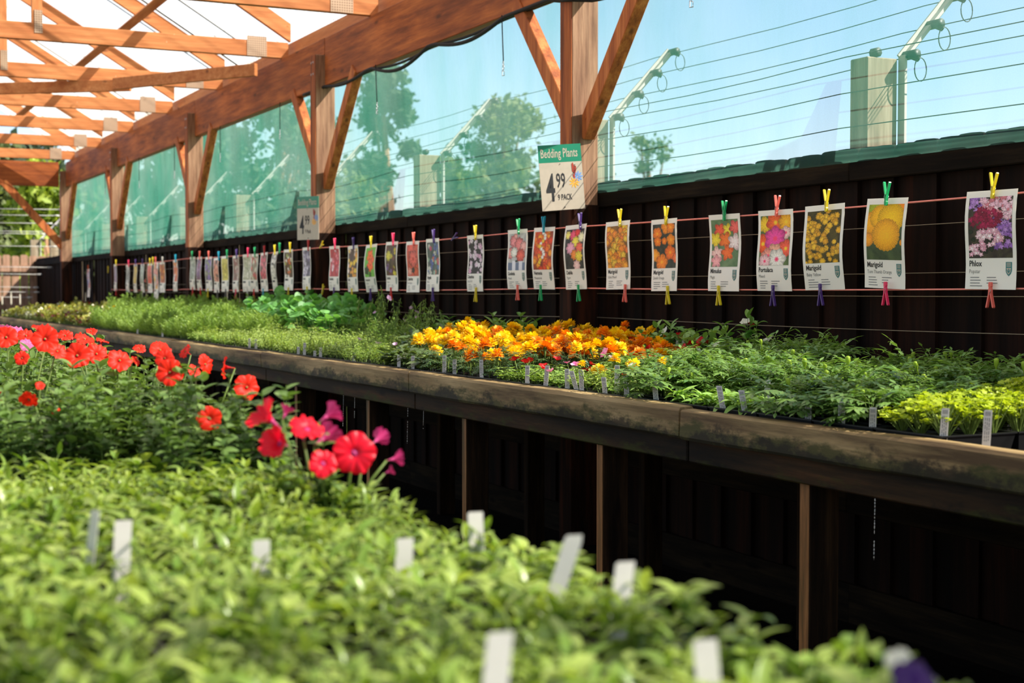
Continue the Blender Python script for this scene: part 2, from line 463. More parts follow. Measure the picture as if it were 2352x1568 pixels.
t = NT('meadow_ground'); n_ = t.noise(t.obj_coord(), 3, 6)
M['ground'] = t.done(t.principled(t.ramp(n_, [(0.3, S(62, 78, 34)), (0.7, S(110, 120, 64))]), 0.95, 0, 0.1).outputs[0])
link('ground', g.mesh('ground', M['ground']))['kind'] = 'structure'

PX = 3.22                      # aisle face of the posts
POSTY = [-1.43, 2.22, 5.87, 9.55, 13.2, 16.8, 20.35]
# ---- roof (two slopes of corrugated sheet)
def roof_slope(x0, z0, x1, z1, name):
    b = MB(); ys = np.arange(-3.0, 21.2, 0.019)
    zc = 0.009 * np.cos(ys / 0.076 * 2 * math.pi)
    n = len(ys); vs = []
    for (x, z) in ((x0, z0), (x1, z1)):
        for y, c in zip(ys, zc): vs.append((x, y, z + c))
    b.add(vs, [(i, i + 1, n + i + 1, n + i) for i in range(n - 1)])
    o = link(name, b.mesh(name, M['roof'], smooth=True)); o['kind'] = 'structure'
SL = 0.6
ZC0, ZC1 = 2.95, 3.07          # bottom chord
def raf(x): return ZC1 + 0.02 + SL * (3.36 - abs(x))       # rafter underside
RD = 0.135                     # rafter depth measured upright
roof_slope(3.62, raf(3.62) + RD + 0.012, 0, raf(0) + RD + 0.012, 'roof')
roof_slope(-3.62, raf(3.62) + RD + 0.012, 0, raf(0) + RD + 0.012, 'roof.001')

# ---- main posts with knee braces
def post_label(i):
    return {2: 'timber post with the large price sign, rope cards running in front of it',
            3: 'timber post carrying the small price sign, second visible along the fence',
            4: 'timber post between the small price sign and the far bays, green netting both sides',
            5: 'slim looking timber post next to the corner post at the far end',
            6: 'corner timber post where the end beam meets the long beam'}.get(i)
for i, y in enumerate(POSTY):
    lab = post_label(i) or ('timber roof post nearest the camera outside the picture' if i == 1 else 'timber roof post behind the camera')
    r = empty('roof_post', (PX + 0.07, y + 0.055, 0), lab, 'post', 'posts along the fence')
    b = MB(); b.box((PX, y, 0), (PX + 0.14, y + 0.11, 2.83), bevel=0.004)
    # aisle face is stained like the beams
    part('upright', b, M['post'], r)
    b = MB(); b.box((PX - 0.003, y + 0.001, 1.60), (PX, y + 0.109, 2.829))
    part('stained_face', b, M['beamZ'], r)
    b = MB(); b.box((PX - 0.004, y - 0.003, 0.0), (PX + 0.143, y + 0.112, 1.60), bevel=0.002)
    part('shaded_base', b, M['base'], r)  # shade below fence-top height, put in as a darker sleeve
    b = MB()
    for z in (2.70, 2.78):
        for dx in (0.02, 0.06):
            b.tube([(PX - 0.006 - 0.0 * dx, y + 0.02 + dx, z), (PX + 0.0, y + 0.02 + dx, z)], 0.008, 6)
    part('bolt_heads', b, M['steel'], r)
    xb = PX + 0.085
    br = 0
    for sgn in ((1, -1) if i < 6 else (-1,)):
        y0 = y + 0.11 if sgn > 0 else y
        a = (xb, y0 - sgn * 0.02, 1.93); c = (xb, y0 + sgn * 0.60, 2.655)
        b = MB(); b.bar(a, c, 0.062, 0.085, (0, -sgn * 0.7, 0.7))
        b.tube([(xb - 0.034, y0 + sgn * 0.03, 2.0), (xb - 0.03, y0 + sgn * 0.03, 2.0)], 0.010, 8)
        part('knee_brace', b, M['brace'], r)
# ---- eaves beams, one per bay
BX0, BX1 = 3.285, 3.355
bay_lab = ['long orange stained beam over the nearest bay, black cable looped beneath it',
           'long stained beam between the large and the small price sign posts',
           'stained beam on the far side of the small price sign post',
           'short looking stained beam two bays beyond the small price sign',
           'stained beam of the last bay, meeting the end beam']
for i in range(len(POSTY) - 1):
    y0, y1 = POSTY[i] + 0.11, POSTY[i + 1]
    b = MB(); b.box((BX0, y0 + 0.004, 2.617), (BX1, y1 - 0.004, 2.948), bevel=0.004)
    b.box((BX0, y0 - 0.108, 2.834), (BX1, y0 + 0.006, 2.948))
    lab = bay_lab[i - 1] if i > 0 else 'stained beam of the bay behind the camera'
    solo('eaves_beam', b, M['beamY'], (BX0, y0, 2.617), lab, 'beam', 'beams along the eaves')
b = MB(); b.box((BX1 + 0.03, -1.4, 2.86), (BX1 + 0.055, 20.4, 3.085), bevel=0.003)
solo('eaves_board', b, M['trussY'], (BX1 + 0.04, 0, 2.9), 'thin orange board running behind the truss ends above the long beam', 'board')
# ---- end beam
b = MB(); b.box((-3.3, 20.38, 2.617), (3.2, 20.45, 2.948), bevel=0.004)
r = empty('end_beam', (0, 20.38, 2.617), 'stained beam across the far end above the view of trees', 'beam')
part('beam_timber', b, M['beamX'], r)
b = MB(); b.bar((3.24, 20.4, 1.80), (2.48, 20.4, 2.66), 0.06, 0.10, (0.7, 0, 0.7))
part('knee_brace', b, M['brace'], r)
b = MB(); b.box((-3.3, 20.3, 0), (-3.16, 20.44, 2.62), bevel=0.004); part('far_upright', b, M['post'], r)

# ---- trusses
def plate(b, x0, x1, z0, z1, y):
    b.box((x0, y - 0.004, z0), (x1, y, z1))
trY = [8.66 + 1.88 * k for k in range(-6, 7)]
for k, y in enumerate(trY):
    j = k - 6
    if j < 0: lab = 'roof truss out of the picture, ' + ordw(-j) + ' back from the one at the top edge'
    else: lab = ['roof truss cut by the top edge of the picture', 'nearest roof truss seen whole, broad chord with a large nail plate', 'roof truss crossed by the loose slanting board', 'roof truss just past the slanting board', 'roof truss with its nail plate near the second last post', 'roof truss one before the last', 'last roof truss, by the end beam'][j]
    r = empty('roof_truss', (0, y, ZC0), lab, 'truss', 'roof trusses')
    th = 0.045
    b = MB(); b.box((-3.34, y, ZC0), (3.34, y + th, ZC1), bevel=0.003)
    part('bottom_chord', b, M['trussX'], r)
    for s in (1, -1):
        b = MB()
        xs = (s * 3.36, s * 0.01)
        pts = []
        for x in xs:
            for dz in (0, RD):
                for yy in (y + 0.001, y + th - 0.001):
                    pts.append((x, yy, raf(x) - 0.012 + dz))
        b.add(pts, [(0, 1, 5, 4), (2, 6, 7, 3), (0, 4, 6, 2), (1, 3, 7, 5), (0, 2, 3, 1), (4, 5, 7, 6)])
        part('rafter', b, M['trussX'], r)
    for wx in (1.52, -1.52):
        b = MB(); b.box((wx - 0.035, y + 0.002, ZC1 - 0.06), (wx + 0.035, y + th - 0.002, raf(wx) + 0.01), bevel=0.002)
        part('web', b, M['trussZ'], r)
    b = MB(); b.box((-0.04, y + 0.002, ZC1), (0.04, y + th - 0.002, raf(0)), bevel=0.002); part('web', b, M['trussZ'], r)
    for x0, x1, z0, z1 in ((3.02, 3.17, ZC0 + 0.002, ZC1 + 0.03), (1.50, 1.555, ZC0 + 0.05, ZC1 + 0.09), (-3.17, -3.02, ZC0 + 0.002, ZC1 + 0.03)):
        b = MB(); plate(b, x0, x1, z0, z1, y)
        part('nail_plate', b, M['plate'], r)
# slanting boards
def hitRaf(px, py):
    d = ray(px, py)      # z = c - SL*x
    c = ZC1 + 0.02 + SL * 3.36 - 0.04
    tt = (c - CAMZ) / (d.z + SL * d.x)
    return Vector((d.x * tt, d.y * tt, CAMZ + d.z * tt))
a, c = hitRaf(372, -4), hitRaf(40, 268)
b = MB(); b.bar(a + (a - c) * 0.25, c, 0.07, 0.028, (SL, 0, 1))
solo('rafter_brace', b, M['trussY'], tuple(c), 'narrow slanting board nailed under the rafters', 'board')
def wind(a, c, lab):
    b = MB(); b.bar(a, c, 0.035, 0.095, (0, 0, 1))
    solo('chord_brace', b, M['trussX'], tuple(a), lab, 'board')
zb = ZC0 - 0.046
wind(atZ(262, 193, zb), atZ(588, 160, zb), 'slanting board under the truss chords, the right hand length ending at the beam')
wind(atZ(-230, 209, zb), atZ(300, 196, zb), 'slanting board under the truss chords, the left hand length')

# ---- boundary fence: panels between outer posts
OPY = [2.0 + 2.08 * k for k in range(-2, 12)]
FX = 3.40
M['cap'] = M['rail']
for k in range(len(OPY) - 1):
    y0, y1 = OPY[k], OPY[k + 1]
    r = empty('board_fence', (FX, y0, 0), 'dark fence panel under the netting, ' + ['behind the camera', 'beside the camera', 'nearest in view at the edge of the picture', 'under the bleached outer post', 'behind the two orange flower cards', 'behind the large sign post', 'behind the nasturtiums', 'behind the small sign post', 'behind the crowded far cards', 'behind the farthest cards', 'by the corner post', 'just past the corner post', 'farthest, meeting the end fence'][k], 'fence', 'fence panels behind the far bench')
    b = MB(); y = y0; w = 0.105; kk = 0
    while y < y1 - 0.005:
        ye = min(y + w, y1)
        z1 = 1.705 + rnd.uniform(-0.008, 0.012)
        xo = FX + (0.017 if kk % 2 else 0.0)
        g_ = -0.006 if rnd.random() < 0.955 else 0.003
        vs = []
        z1 = 1.708 + rnd.uniform(-0.003, 0.005)
        prof = [(y + g_, z1 - 0.006), (y + 0.008, z1 - 0.001), ((y + ye) / 2, z1 + 0.001), (ye - 0.008, z1), (ye - g_, z1 - 0.005)]
        base = [(y + g_, 0.0)] + prof + [(ye - g_, 0.0)]
        n = len(base)
        tw = rnd.uniform(-0.004, 0.004)
        for xx in (xo, xo + 0.016):
            for q, (yy, zz) in enumerate(base): vs.append((xx + tw * ((yy - y) / w), yy, zz))
        fs = [tuple(range(n)), tuple(range(2 * n - 1, n - 1, -1))] + [(i, (i + 1) % n, (i + 1) % n + n, i + n) for i in range(n)]
        b.add(vs, fs, rnd.random())
        y = ye; kk += 1
    part('boards', b, M['fence'], r)
    b = MB(); b.box((FX - 0.035, y0, 1.590), (FX - 0.002, y1 - 0.001, 1.662), bevel=0.004)
    part('top_rail', b, M['rail'], r)
    b = MB(); b.box((FX - 0.02, y0, 0.0), (FX - 0.002, y1 - 0.001, 0.14))
    part('gravel_board', b, M['rail'], r)
    b = MB(); b.box((FX - 0.035, y0, 0.40), (FX - 0.002, y1 - 0.001, 0.49), bevel=0.004)
    part('low_rail', b, M['rail'], r)
# outer posts with security arm
WZ = []
for k, y in enumerate(OPY):
    vis = {3: 'bleached outer fence post with slanted wire arm, nearest and sharpest through the netting',
           4: 'outer fence post with slanted wire arm just past the large sign post',
           5: 'outer fence post with slanted arm seen through the middle of the netting bay',
           6: 'outer fence post hidden behind the small sign post'}.get(k, 'pale outer fence post with slanted arm, ' + ORD_W[k] + ' along the fence from behind the camera')
    r = empty('outer_post', (FX + 0.12, y + 0.05, 0), vis, 'post', 'outer fence posts with arms')
    x0 = FX + 0.045
    b = MB(); b.box((x0, y, 0), (x0 + 0.14, y + 0.095, 2.04), bevel=0.004); part('upright', b, M['outer'], r)
    b = MB()
    p0 = Vector((x0 + 0.155, y - 0.01, 1.70)); p1 = Vector((x0 + 0.155, y - 0.01, 2.04)); p2 = Vector((x0 + 0.155 + 0.34, y - 0.01, 2.04 + 0.36))
    b.bar(p0, p1 + Vector((0, 0, .012)), 0.035, 0.012, (1, 0, 0)); b.bar(p1, p2, 0.035, 0.012, (0.7, 0, -0.7))
    b.bar(p1 + Vector((0, 0.012, 0)), p2 + Vector((0, 0.012, 0)), 0.008, 0.04, (0.7, 0, -0.7))
    part('wire_arm', b, M['arm'], r)
    for f in (0.02, 0.35, 0.66, 0.97):
        b = MB(); lo = MB()
        q = p1.lerp(p2, f) + Vector((0.012, -0.02, 0.005))
        b.tube([q + Vector((0, 0.03, 0)), q + Vector((0, -0.035, 0))], [0.018, 0.026, ][0], 8)
        b.tube([q + Vector((0.0, -0.0, 0)), q + Vector((0.03, -0.012, -0.012))], 0.014, 6)
        ring = [(q.x + 0.02 + 0.028 * math.cos(tt), q.y - 0.03, q.z - 0.055 + 0.042 * math.sin(tt)) for tt in np.linspace(0, 2 * math.pi, 19)]
        lo.tube(ring, 0.0022, 4, caps=False)
        if k == 3: WZ.append((q.x, q.z))
        part('wire_loop', lo, M['wire_dark'], part('insulator', b, M['wire_dark'], r, True), True)
    b = MB(); q = Vector((x0 + 0.05, y - 0.0, 2.058)); b.tube([q, q + Vector((0, 0.03, 0))], 0.018, 8)
    part('insulator', b, M['wire_dark'], r, True)
# security wires
WZ += [(FX + 0.06, 2.062), (FX + 0.035, 1.925), (FX + 0.035, 1.80)]
wl_ = ['topmost', 'second', 'third', 'fourth', 'fifth, on the post tops', 'sixth, across the post faces', 'lowest']
for k, (x, z) in enumerate(WZ):
    b = MB(); pts = []
    for y in np.arange(-1.5, 22.5, 0.52):
        ph = ((y - OPY[0]) / 2.08) % 1
        pts.append((x, y, z - 0.02 * 4 * ph * (1 - ph)))
    b.tube(pts, 0.0020, 4)
    solo('security_wire', b, M['wire_dark'], (x, 0, z), 'dark security wire beyond the netting, ' + wl_[k % 7], 'wire', 'wires beyond the netting', smooth=True)

# ---- shade netting, one sheet per bay (slightly billowed)
for i in range(len(POSTY) - 1):
    y0, y1 = POSTY[i] + 0.05, POSTY[i + 1] + 0.05
    ny, nz = 40, 12; vs = []; z0, z1 = 1.655, 2.70
    for a in range(nz + 1):
        for c in range(ny + 1):
            u, w_ = c / ny, a / nz
            x = BX1 + 0.006 + 0.035 * math.sin(math.pi * u) * math.sin(math.pi * w_) * 0.6 + 0.006 * math.sin(9 * u + 4 * w_ + i) * math.sin(math.pi * w_)
            vs.append((x, y0 + (y1 - y0) * u, z0 + (z1 - z0) * w_ ))
    b = MB(); b.add(vs, [(a * (ny + 1) + c, a * (ny + 1) + c + 1, (a + 1) * (ny + 1) + c + 1, (a + 1) * (ny + 1) + c) for a in range(nz) for c in range(ny)])
    o = solo('shade_netting', b, M['net'], (BX1, y0, z0), 'green shade netting stretched above the fence, ' + ['behind the camera', 'beside the camera up to the large sign post'.replace('beside the camera', 'bright sky bay'), 'bay between the two sign posts', 'bay just past the small sign post', 'bay before the last', 'last bay by the corner post'][i], 'netting', 'shade netting bays', smooth=True)

# ---- cable under the beam
b = MB(); pts = []
for y in np.arange(2.3, 10.0, 0.06):
    sag = 0.0
    for (c0, c1, s_) in ((4.9, 6.2, 0.06), (6.7, 7.6, 0.035), (7.7, 8.6, 0.045), (8.7, 9.5, 0.02), (3.2, 4.8, 0.03)):
        if c0 < y < c1: sag = s_ * math.sin(math.pi * (y - c0) / (c1 - c0))
    sag *= 1.5
    pts.append((BX0 - 0.012 if not (5.8 < y < 6.02) else PX - 0.014, y, 2.606 - sag))
b.tube(pts, 0.011, 6); b.tube([(p[0] + 0.022, p[1], 2.606 - (2.608 - p[2]) * 0.35) for p in pts if p[1] > 6.05], 0.008, 6)
solo('power_cable', b, M['cable'], (BX0, 6, 2.6), 'black cable looped along the underside of the beam', 'cable', smooth=True)
# ---- hanging hooks
def hook(px, ytop, ybot, lab):
    p = atX(px, ybot, BX0 - 0.02); z1 = 2.617
    b = MB(); tp = Vector((p.x, p.y + rnd.uniform(-0.01, 0.03), z1))
    b.tube([tp, p + Vector((0, 0, 0.075))], 0.0032, 5)
    r = empty('hanging_hook', tuple(tp), lab, 'hook', 'hooks hanging from the beam')
    part('cord', b, M['cable'], r, True)
    b = MB(); q = p
    lk = lambda c, rx, rz: [(c.x, c.y + rx * math.cos(a), c.z + rz * math.sin(a)) for a in np.linspace(0, 2 * math.pi, 13)]
    b.tube(lk(q + Vector((0, 0, 0.063)), 0.006, 0.012), 0.002, 5, caps=False)
    b.tube(lk(q + Vector((0, 0, 0.042)), 0.008, 0.012), 0.0022, 5, caps=False)
    b.tube([q + Vector((0, 0.012, 0.03)), q + Vector((0, 0.012, 0.002)), q + Vector((0, -0.012, 0.0)), q + Vector((0, -0.011, 0.022)), q + Vector((0, 0.004, 0.026))], 0.0026, 5)
    part('metal_link', b, M['steel'], r, True)
hook(1156, 45, 174, 'cord with metal link hanging below the beam, to the left of the large sign post')
hook(866, 160, 262, 'cord with metal link hanging beside the brace of the small sign post')
hook(643, 250, 320, 'cord with metal link hanging on the far side of the small sign post')
hook(506, 300, 372, 'cord with metal link hanging next to the right brace of the third post')
hook(401, 345, 410, 'cord with metal link hanging between the third and fourth post')
hook(320, 375, 432, 'short cord with metal link by the fourth post, nearer side')
hook(242, 400, 447, 'farthest cord with metal link, in the last bay')
hook(1588, -30, 17, 'cord with metal link at the top edge in the near bay')

# ---- ropes and thin wires
def line(name, mat, r_, X, pts, lab, cat, grp):
    b = MB(); b.tube(pts, r_, 5); solo(name, b, mat, tuple(pts[0]), lab, cat, grp, smooth=True)
RX = 3.197
topz = lambda y: 1.492 + 0.006 * math.cos(y * 2.1)
ye = atX(262, 608, RX).y
line('card_rope', M['rope'], 0.0034, RX, [(RX, y, 1.493 - 0.012 * math.sin(math.pi * (((y - 2.22) / 3.65) % 1)) + (0.0)) for y in np.linspace(1.5, ye, 90)], 'pink rope carrying the tops of the flower cards', 'rope', 'ropes of the flower cards')
ye2 = atX(256, 642, RX).y
line('card_rope', M['rope'], 0.0030, RX, [(RX, y, 1.212 - 0.010 * math.sin(math.pi * (((y - 2.22) / 3.65) % 1))) for y in np.linspace(1.5, ye2, 90)], 'thin pink rope behind the bottoms of the flower cards', 'rope', 'ropes of the flower cards')
for z, s_, lab in ((1.424, 0.006, 'highest'), (1.262, 0.004, 'second'), (1.186, 0.006, 'third, just below the lower rope'), (1.075, 0.012, 'lowest, above the plants')):
    line('fence_wire', M['wire'], 0.0016, FX - 0.02, [(FX - 0.045, y, z - s_ * math.sin(math.pi * (((y - 2.22) / 3.65) % 1))) for y in np.linspace(1.8, 17.2, 80)], 'thin wire along the dark fence, ' + lab, 'wire', 'thin wires along the fence')

# ================================================================== FAR BENCH
r = empty('plant_bench', (2.7, 8, 0), 'long weathered timber bench along the fence, filled with bedding plants', 'bench')
joints = [-0.6, 1.35, 3.41, 5.42, 7.51, 9.6, 11.7, 13.8, 15.9, 18.0, 20.0]
for i in range(len(joints) - 1):
    dz = rnd.uniform(-0.003, 0.003)
    b = MB(); y0, y1 = joints[i] + 0.004, joints[i + 1] - 0.004
    # gently uneven sawn board
    n = 24; vs = []
    for q in range(n + 1):
        y = y0 + (y1 - y0) * q / n
        w1 = 0.0018 * math.sin(3.1 * y + i) + 0.001 * math.sin(11 * y)
        for (x, z) in ((2.222 + w1, 0.783 + w1), (2.217 + w1, 0.79), (2.217 - w1, 0.860), (2.223, 0.868 + w1 + dz), (2.262, 0.870 + w1 + dz), (2.268, 0.864), (2.268, 0.783)):
            vs.append((x, y, z))
    m = 7
    b.add(vs, [(q * m + k, q * m + (k + 1) % m, (q + 1) * m + (k + 1) % m, (q + 1) * m + k) for q in range(n) for k in range(m)] + [tuple(range(m)), tuple(range((n + 1) * m - 1, n * m - 1, -1))])
    part('edge_board', b, M['sleeper'], r)
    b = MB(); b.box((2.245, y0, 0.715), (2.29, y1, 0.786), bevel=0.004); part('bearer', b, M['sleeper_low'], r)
b = MB()
for k in range(7):
    x0 = 2.27 + k * 0.135; b.box((x0, -0.6, 0.80), (min(x0 + 0.13, 3.2), 20.0, 0.822))
part('deck', b, M['leg'], r)
for k in range(-2, 16):
    y = 2.88 + 1.035 * k
    b = MB(); b.box((2.262, y, 0), (2.355, y + 0.042, 0.716), bevel=0.003); b.box((2.2605, y + 0.003, 0.0), (2.262, y + 0.039, 0.715), mi=1); part('leg', b, [M['leg'], M['leg_edge']], r)  # thin pale strip stands in for light on the leg's aisle side
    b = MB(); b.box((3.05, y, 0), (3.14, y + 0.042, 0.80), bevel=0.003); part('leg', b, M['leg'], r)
# near bench
r = empty('plant_bench', (0, 3, 0), 'near bench under the blurred seedlings and petunias', 'bench')
b = MB(); b.box((-1.0, 0.2, 0.775), (0.76, 9.5, 0.80)); part('deck', b, M['leg'], r)
b = MB(); b.box((0.762, 0.2, 0.73), (0.79, 9.5, 0.822), bevel=0.004); part('edge_board', b, M['leg'], r)
for k in range(6):
    for x in (-0.95, 0.65):
        b = MB(); b.box((x, 0.4 + 1.7 * k, 0), (x + 0.09, 0.445 + 1.7 * k, 0.775)); part('leg', b, M['leg'], r)

# ================================================================== LEAVES AND PLANTS
def leaf_tpl(Lg, W, segs=4, shape='ovate', curl=0.3, fold=0.25, wav=0.0):
    vs = []; th = 0.0; x = z = 0.0
    for i in range(segs + 1):
        f = i / segs
        if shape == 'ovate': w = math.sin(math.pi * min(1, f ** 0.75 * 0.97 + 0.03)) ** 0.8
        elif shape == 'lance': w = math.sin(math.pi * min(1, f ** 0.85 * 0.96 + 0.04))
        elif shape == 'spat': w = max(0.16, math.sin(math.pi * min(1, f ** 1.9 * 0.94 + 0.02))) if f < 1 else 0.05
        else: w = 1 - 0.7 * f
        if i == segs: w = min(w, 0.06)
        w *= W / 2
        vs += [(x, -w, z + w * fold + wav * math.sin(f * 9)), (x, 0, z), (x, w, z + w * fold - wav * math.sin(f * 9 + 1))]
        th -= curl / segs
        x += math.cos(th) * Lg / segs; z += math.sin(th) * Lg / segs
    fs = []
    for i in range(segs):
        a = i * 3
        fs += [(a, a + 3, a + 4, a + 1), (a + 1, a + 4, a + 5, a + 2)]
    return np.array(vs), fs
def rot(yaw, pitch, roll=0.0):
    cy, sy, cp, sp, cr, sr = math.cos(yaw), math.sin(yaw), math.cos(pitch), math.sin(pitch), math.cos(roll), math.sin(roll)
    Rz = np.array([[cy, -sy, 0], [sy, cy, 0], [0, 0, 1]]); Ry = np.array([[cp, 0, -sp], [0, 1, 0], [sp, 0, cp]]); Rx = np.array([[1, 0, 0], [0, cr, -sr], [0, sr, cr]])
    return Rz @ Ry @ Rx
def put(b, tpl, pos, yaw, pitch, roll=0, sc=1.0, v=0.5, mi=0):
    V = tpl[0] * sc @ rot(yaw, pitch, roll).T + np.array(pos); b.add(V, tpl[1], v, mi)
def thin(b, p, q, r_, v=0.5, mi=0):
    b.tube([p, q], [r_, r_ * 0.7], 3, v, mi, caps=False)

def bushy(seed, H, R, nstem, nper, Lg, W, shape, curl, up=0.5, segs=4, matk='seedling', fold=0.3, droop=0.0):
    """plant of nstem stems, each with nper leaves in pairs up its length"""
    q = random.Random(seed); b = MB()
    tp = [leaf_tpl(Lg, W, segs, shape, curl * f, fold) for f in (0.6, 1.0, 1.5)]
    for s in range(nstem):
        an = q.uniform(0, 2 * math.pi); rr = R * math.sqrt(q.random())
        h = H * q.uniform(0.6, 1.05) * (1 - 0.25 * (rr / R) ** 2)
        base = Vector((rr * 0.25 * math.cos(an), rr * 0.25 * math.sin(an), 0)); top = Vector((rr * math.cos(an), rr * math.sin(an), h))
        mid = base.lerp(top, 0.5) + Vector((0, 0, h * 0.08))
        b.tube([base, mid, top], [0.0016, 0.0013, 0.0009], 3, q.random() * 0.6, 1, caps=False)
        yw = q.uniform(0, 6.28)
        for k in range(nper):
            f = 0.25 + 0.75 * (k + 0.5) / nper
            p = base.lerp(mid, f * 2) if f < 0.5 else mid.lerp(top, f * 2 - 1)
            sc = (0.75 + 0.5 * q.random()) * (1.1 - 0.35 * f)
            pt = up * (0.3 + f) + q.uniform(-0.3, 0.3) - droop * (1 - f)
            for o in (0, math.pi):
                put(b, tp[q.randrange(3)], p, yw + o + q.uniform(-.3, .3), pt, q.uniform(-.4, .4), sc, q.random())
            yw += 1.57 + q.uniform(-.3, .3)
    return b.mesh('plant', [L[matk], L['stem']], smooth=True)

def pinnate(seed, H, R, nleaf, pairs, ll, lw, matk, frond=0.07, buds=0):
    q = random.Random(seed); b = MB()
    tps = [leaf_tpl(ll, lw, 3, 'lance', c_, 0.3) for c_ in (0.1, 0.5, 0.9)]
    for s in range(nleaf):
        an = q.uniform(0, 6.28); f = q.random() ** 0.7
        st = Vector((0.25 * R * math.cos(an) * f, 0.25 * R * math.sin(an) * f, H * (0.2 + 0.66 * f)))
        el = 0.15 + 0.75 * f * q.uniform(0.5, 1.3); fl = frond * q.uniform(0.7, 1.2)
        p = Vector(st); dirv = Vector((math.cos(an) * math.cos(el), math.sin(an) * math.cos(el), math.sin(el)))
        v0 = q.random()
        thin(b, (0, 0, H * 0.1 * f), st, 0.0018, 0.4, 1)
        n = pairs
        for k in range(n + 1):
            pn = p + dirv * (fl / n)
            thin(b, p, pn, 0.0009, 0.5, 1)
            p = pn
            dirv = (dirv + Vector((0, 0, -0.13))).normalized()
            yaw = math.atan2(dirv.y, dirv.x); pit = math.asin(max(-1, min(1, dirv.z)))
            sc = (0.65 + 0.55 * math.sin(math.pi * (k + 0.6) / (n + 1))) * q.uniform(0.85, 1.15)
            if k < n:
                for sg in (1, -1):
                    put(b, tps[q.randrange(3)], p, yaw + sg * q.uniform(0.8, 1.1), pit * 0.6 + q.uniform(-.15, .15), sg * 0.25, sc, min(1, max(0, v0 + q.uniform(-.25, .25))))
            else:
                put(b, tps[0], p, yaw, pit, 0, sc * 1.2, v0)
    return b.mesh('plant', [L[matk], L['stem']], smooth=True)

def feather(seed, H, R, n, matk, ln=0.022):
    q = random.Random(seed); b = MB()
    for s in range(n):
        an = q.uniform(0, 6.28); rr = R * math.sqrt(q.random()); h = H * q.uniform(0.45, 1.0) * (1 - 0.2 * (rr / R) ** 2)
        top = Vector((rr * math.cos(an), rr * math.sin(an), h)); base = Vector((top.x * .2, top.y * .2, 0))
        thin(b, base, top, 0.0012, 0.3, 1); v0 = q.random()
        for k in range(9):
            f = 0.35 + 0.65 * k / 8; p = base.lerp(top, f)
            for o in range(3):
                yw = q.uniform(0, 6.28); el = q.uniform(0.1, 1.1); l_ = ln * q.uniform(0.6, 1.2)
                e = p + Vector((math.cos(yw) * math.cos(el), math.sin(yw) * math.cos(el), math.sin(el))) * l_
                w = Vector((-math.sin(yw), math.cos(yw), 0)) * 0.0011
                b.add([tuple(p - w), tuple(p + w), tuple(e + w * .6), tuple(e - w * .6)], [(0, 1, 2, 3)], min(1, max(0, v0 + q.uniform(-.3, .3))))
    return b.mesh('plant', [L[matk], L['stem']])

def plume(seed, H, R, n, matk):
    q = random.Random(seed); b = MB()
    for s in range(n):
        an = q.uniform(0, 6.28); rr = R * math.sqrt(q.random()); h = H * q.uniform(0.5, 1.05)
        top = Vector((rr * math.cos(an), rr * math.sin(an), h)); base = Vector((top.x * .3, top.y * .3, 0))
        b.tube([base, top], 0.0014, 3, 0.3, 1, caps=False); v0 = q.random() * .7
        for k in range(8):
            f = 0.25 + 0.75 * k / 7; p = base.lerp(top, f); yw = q.uniform(0, 6.28)
            for o in range(3):
                a2 = yw + o * 2.09; el = q.uniform(0.3, 0.9); l_ = 0.036 * (1.25 - 0.6 * f)
                d = Vector((math.cos(a2) * math.cos(el), math.sin(a2) * math.cos(el), math.sin(el)))
                for m in range(5):
                    c_ = p + d * l_ * (0.3 + 0.7 * m / 4)
                    for sg in (-1, 1):
                        e = c_ + (d * .6 + Vector((-math.sin(a2), math.cos(a2), 0)) * sg + Vector((0, 0, .3))).normalized() * 0.012
                        w = Vector((0, 0, 0.0014)) + d * 0.0008
                        b.add([tuple(c_ - w), tuple(c_ + w), tuple(e)], [(0, 1, 2)], min(1, v0 + q.uniform(0, .4)))
    return b.mesh('plant', [L[matk], L['stem']])
def disc_tpl(r_, lobes=0, depth=0.0, cup=0.1, rings=2, seg=14):
    vs = [(0, 0, 0)]; fs = []
    for i in range(1, rings + 1):
        for k in range(seg):
            a = 2 * math.pi * k / seg; rr = r_ * i / rings * (1 + (depth * math.cos(lobes * a) if i == rings else 0))
            vs.append((rr * math.cos(a), rr * math.sin(a), cup * rr * (i / rings) * (1 + (0.6 * math.cos(lobes * a + 1) if lobes else 0.5 * math.cos(2 * a)))))
    for k in range(seg): fs.append((0, 1 + k, 1 + (k + 1) % seg))
    for i in range(1, rings):
        for k in range(seg):
            a = 1 + (i - 1) * seg; c = 1 + i * seg
            fs.append((a + k, c + k, c + (k + 1) % seg, a + (k + 1) % seg))
    return np.array(vs, dtype=float), fs
def roundleaf(seed, H, R, n, rl, matk, lobes=0, depth=0.0, tilt=0.5, clump=1):
    q = random.Random(seed); b = MB()
    tps = [disc_tpl(rl, lobes, depth, c_) for c_ in (0.12, 0.25, -0.15)]
    for s in range(n):
        an = q.uniform(0, 6.28); rr = R * math.sqrt(q.random()); h = H * (q.uniform(0.35, 1.0) if s > n * .4 else q.uniform(.75, 1)) * (1 - 0.2 * (rr / R) ** 2)
        top = Vector((rr * math.cos(an), rr * math.sin(an), h)); base = Vector((top.x * .15, top.y * .15, 0))
        b.tube([base, base.lerp(top, .55) + Vector((0, 0, .1 * h)), top], 0.0012, 3, 0.6, 1, caps=False)
        for c_ in range(clump):
            off = Vector((q.uniform(-1, 1), q.uniform(-1, 1), q.uniform(-.6, .4))) * (rl * 1.1 if clump > 1 else 0)
            put(b, tps[q.randrange(3)], top + off, q.uniform(0, 6.28), q.uniform(-tilt, tilt), q.uniform(-tilt, tilt), q.uniform(0.65, 1.15), q.random())
    return b.mesh('plant', [L[matk], L['stem']], smooth=True)

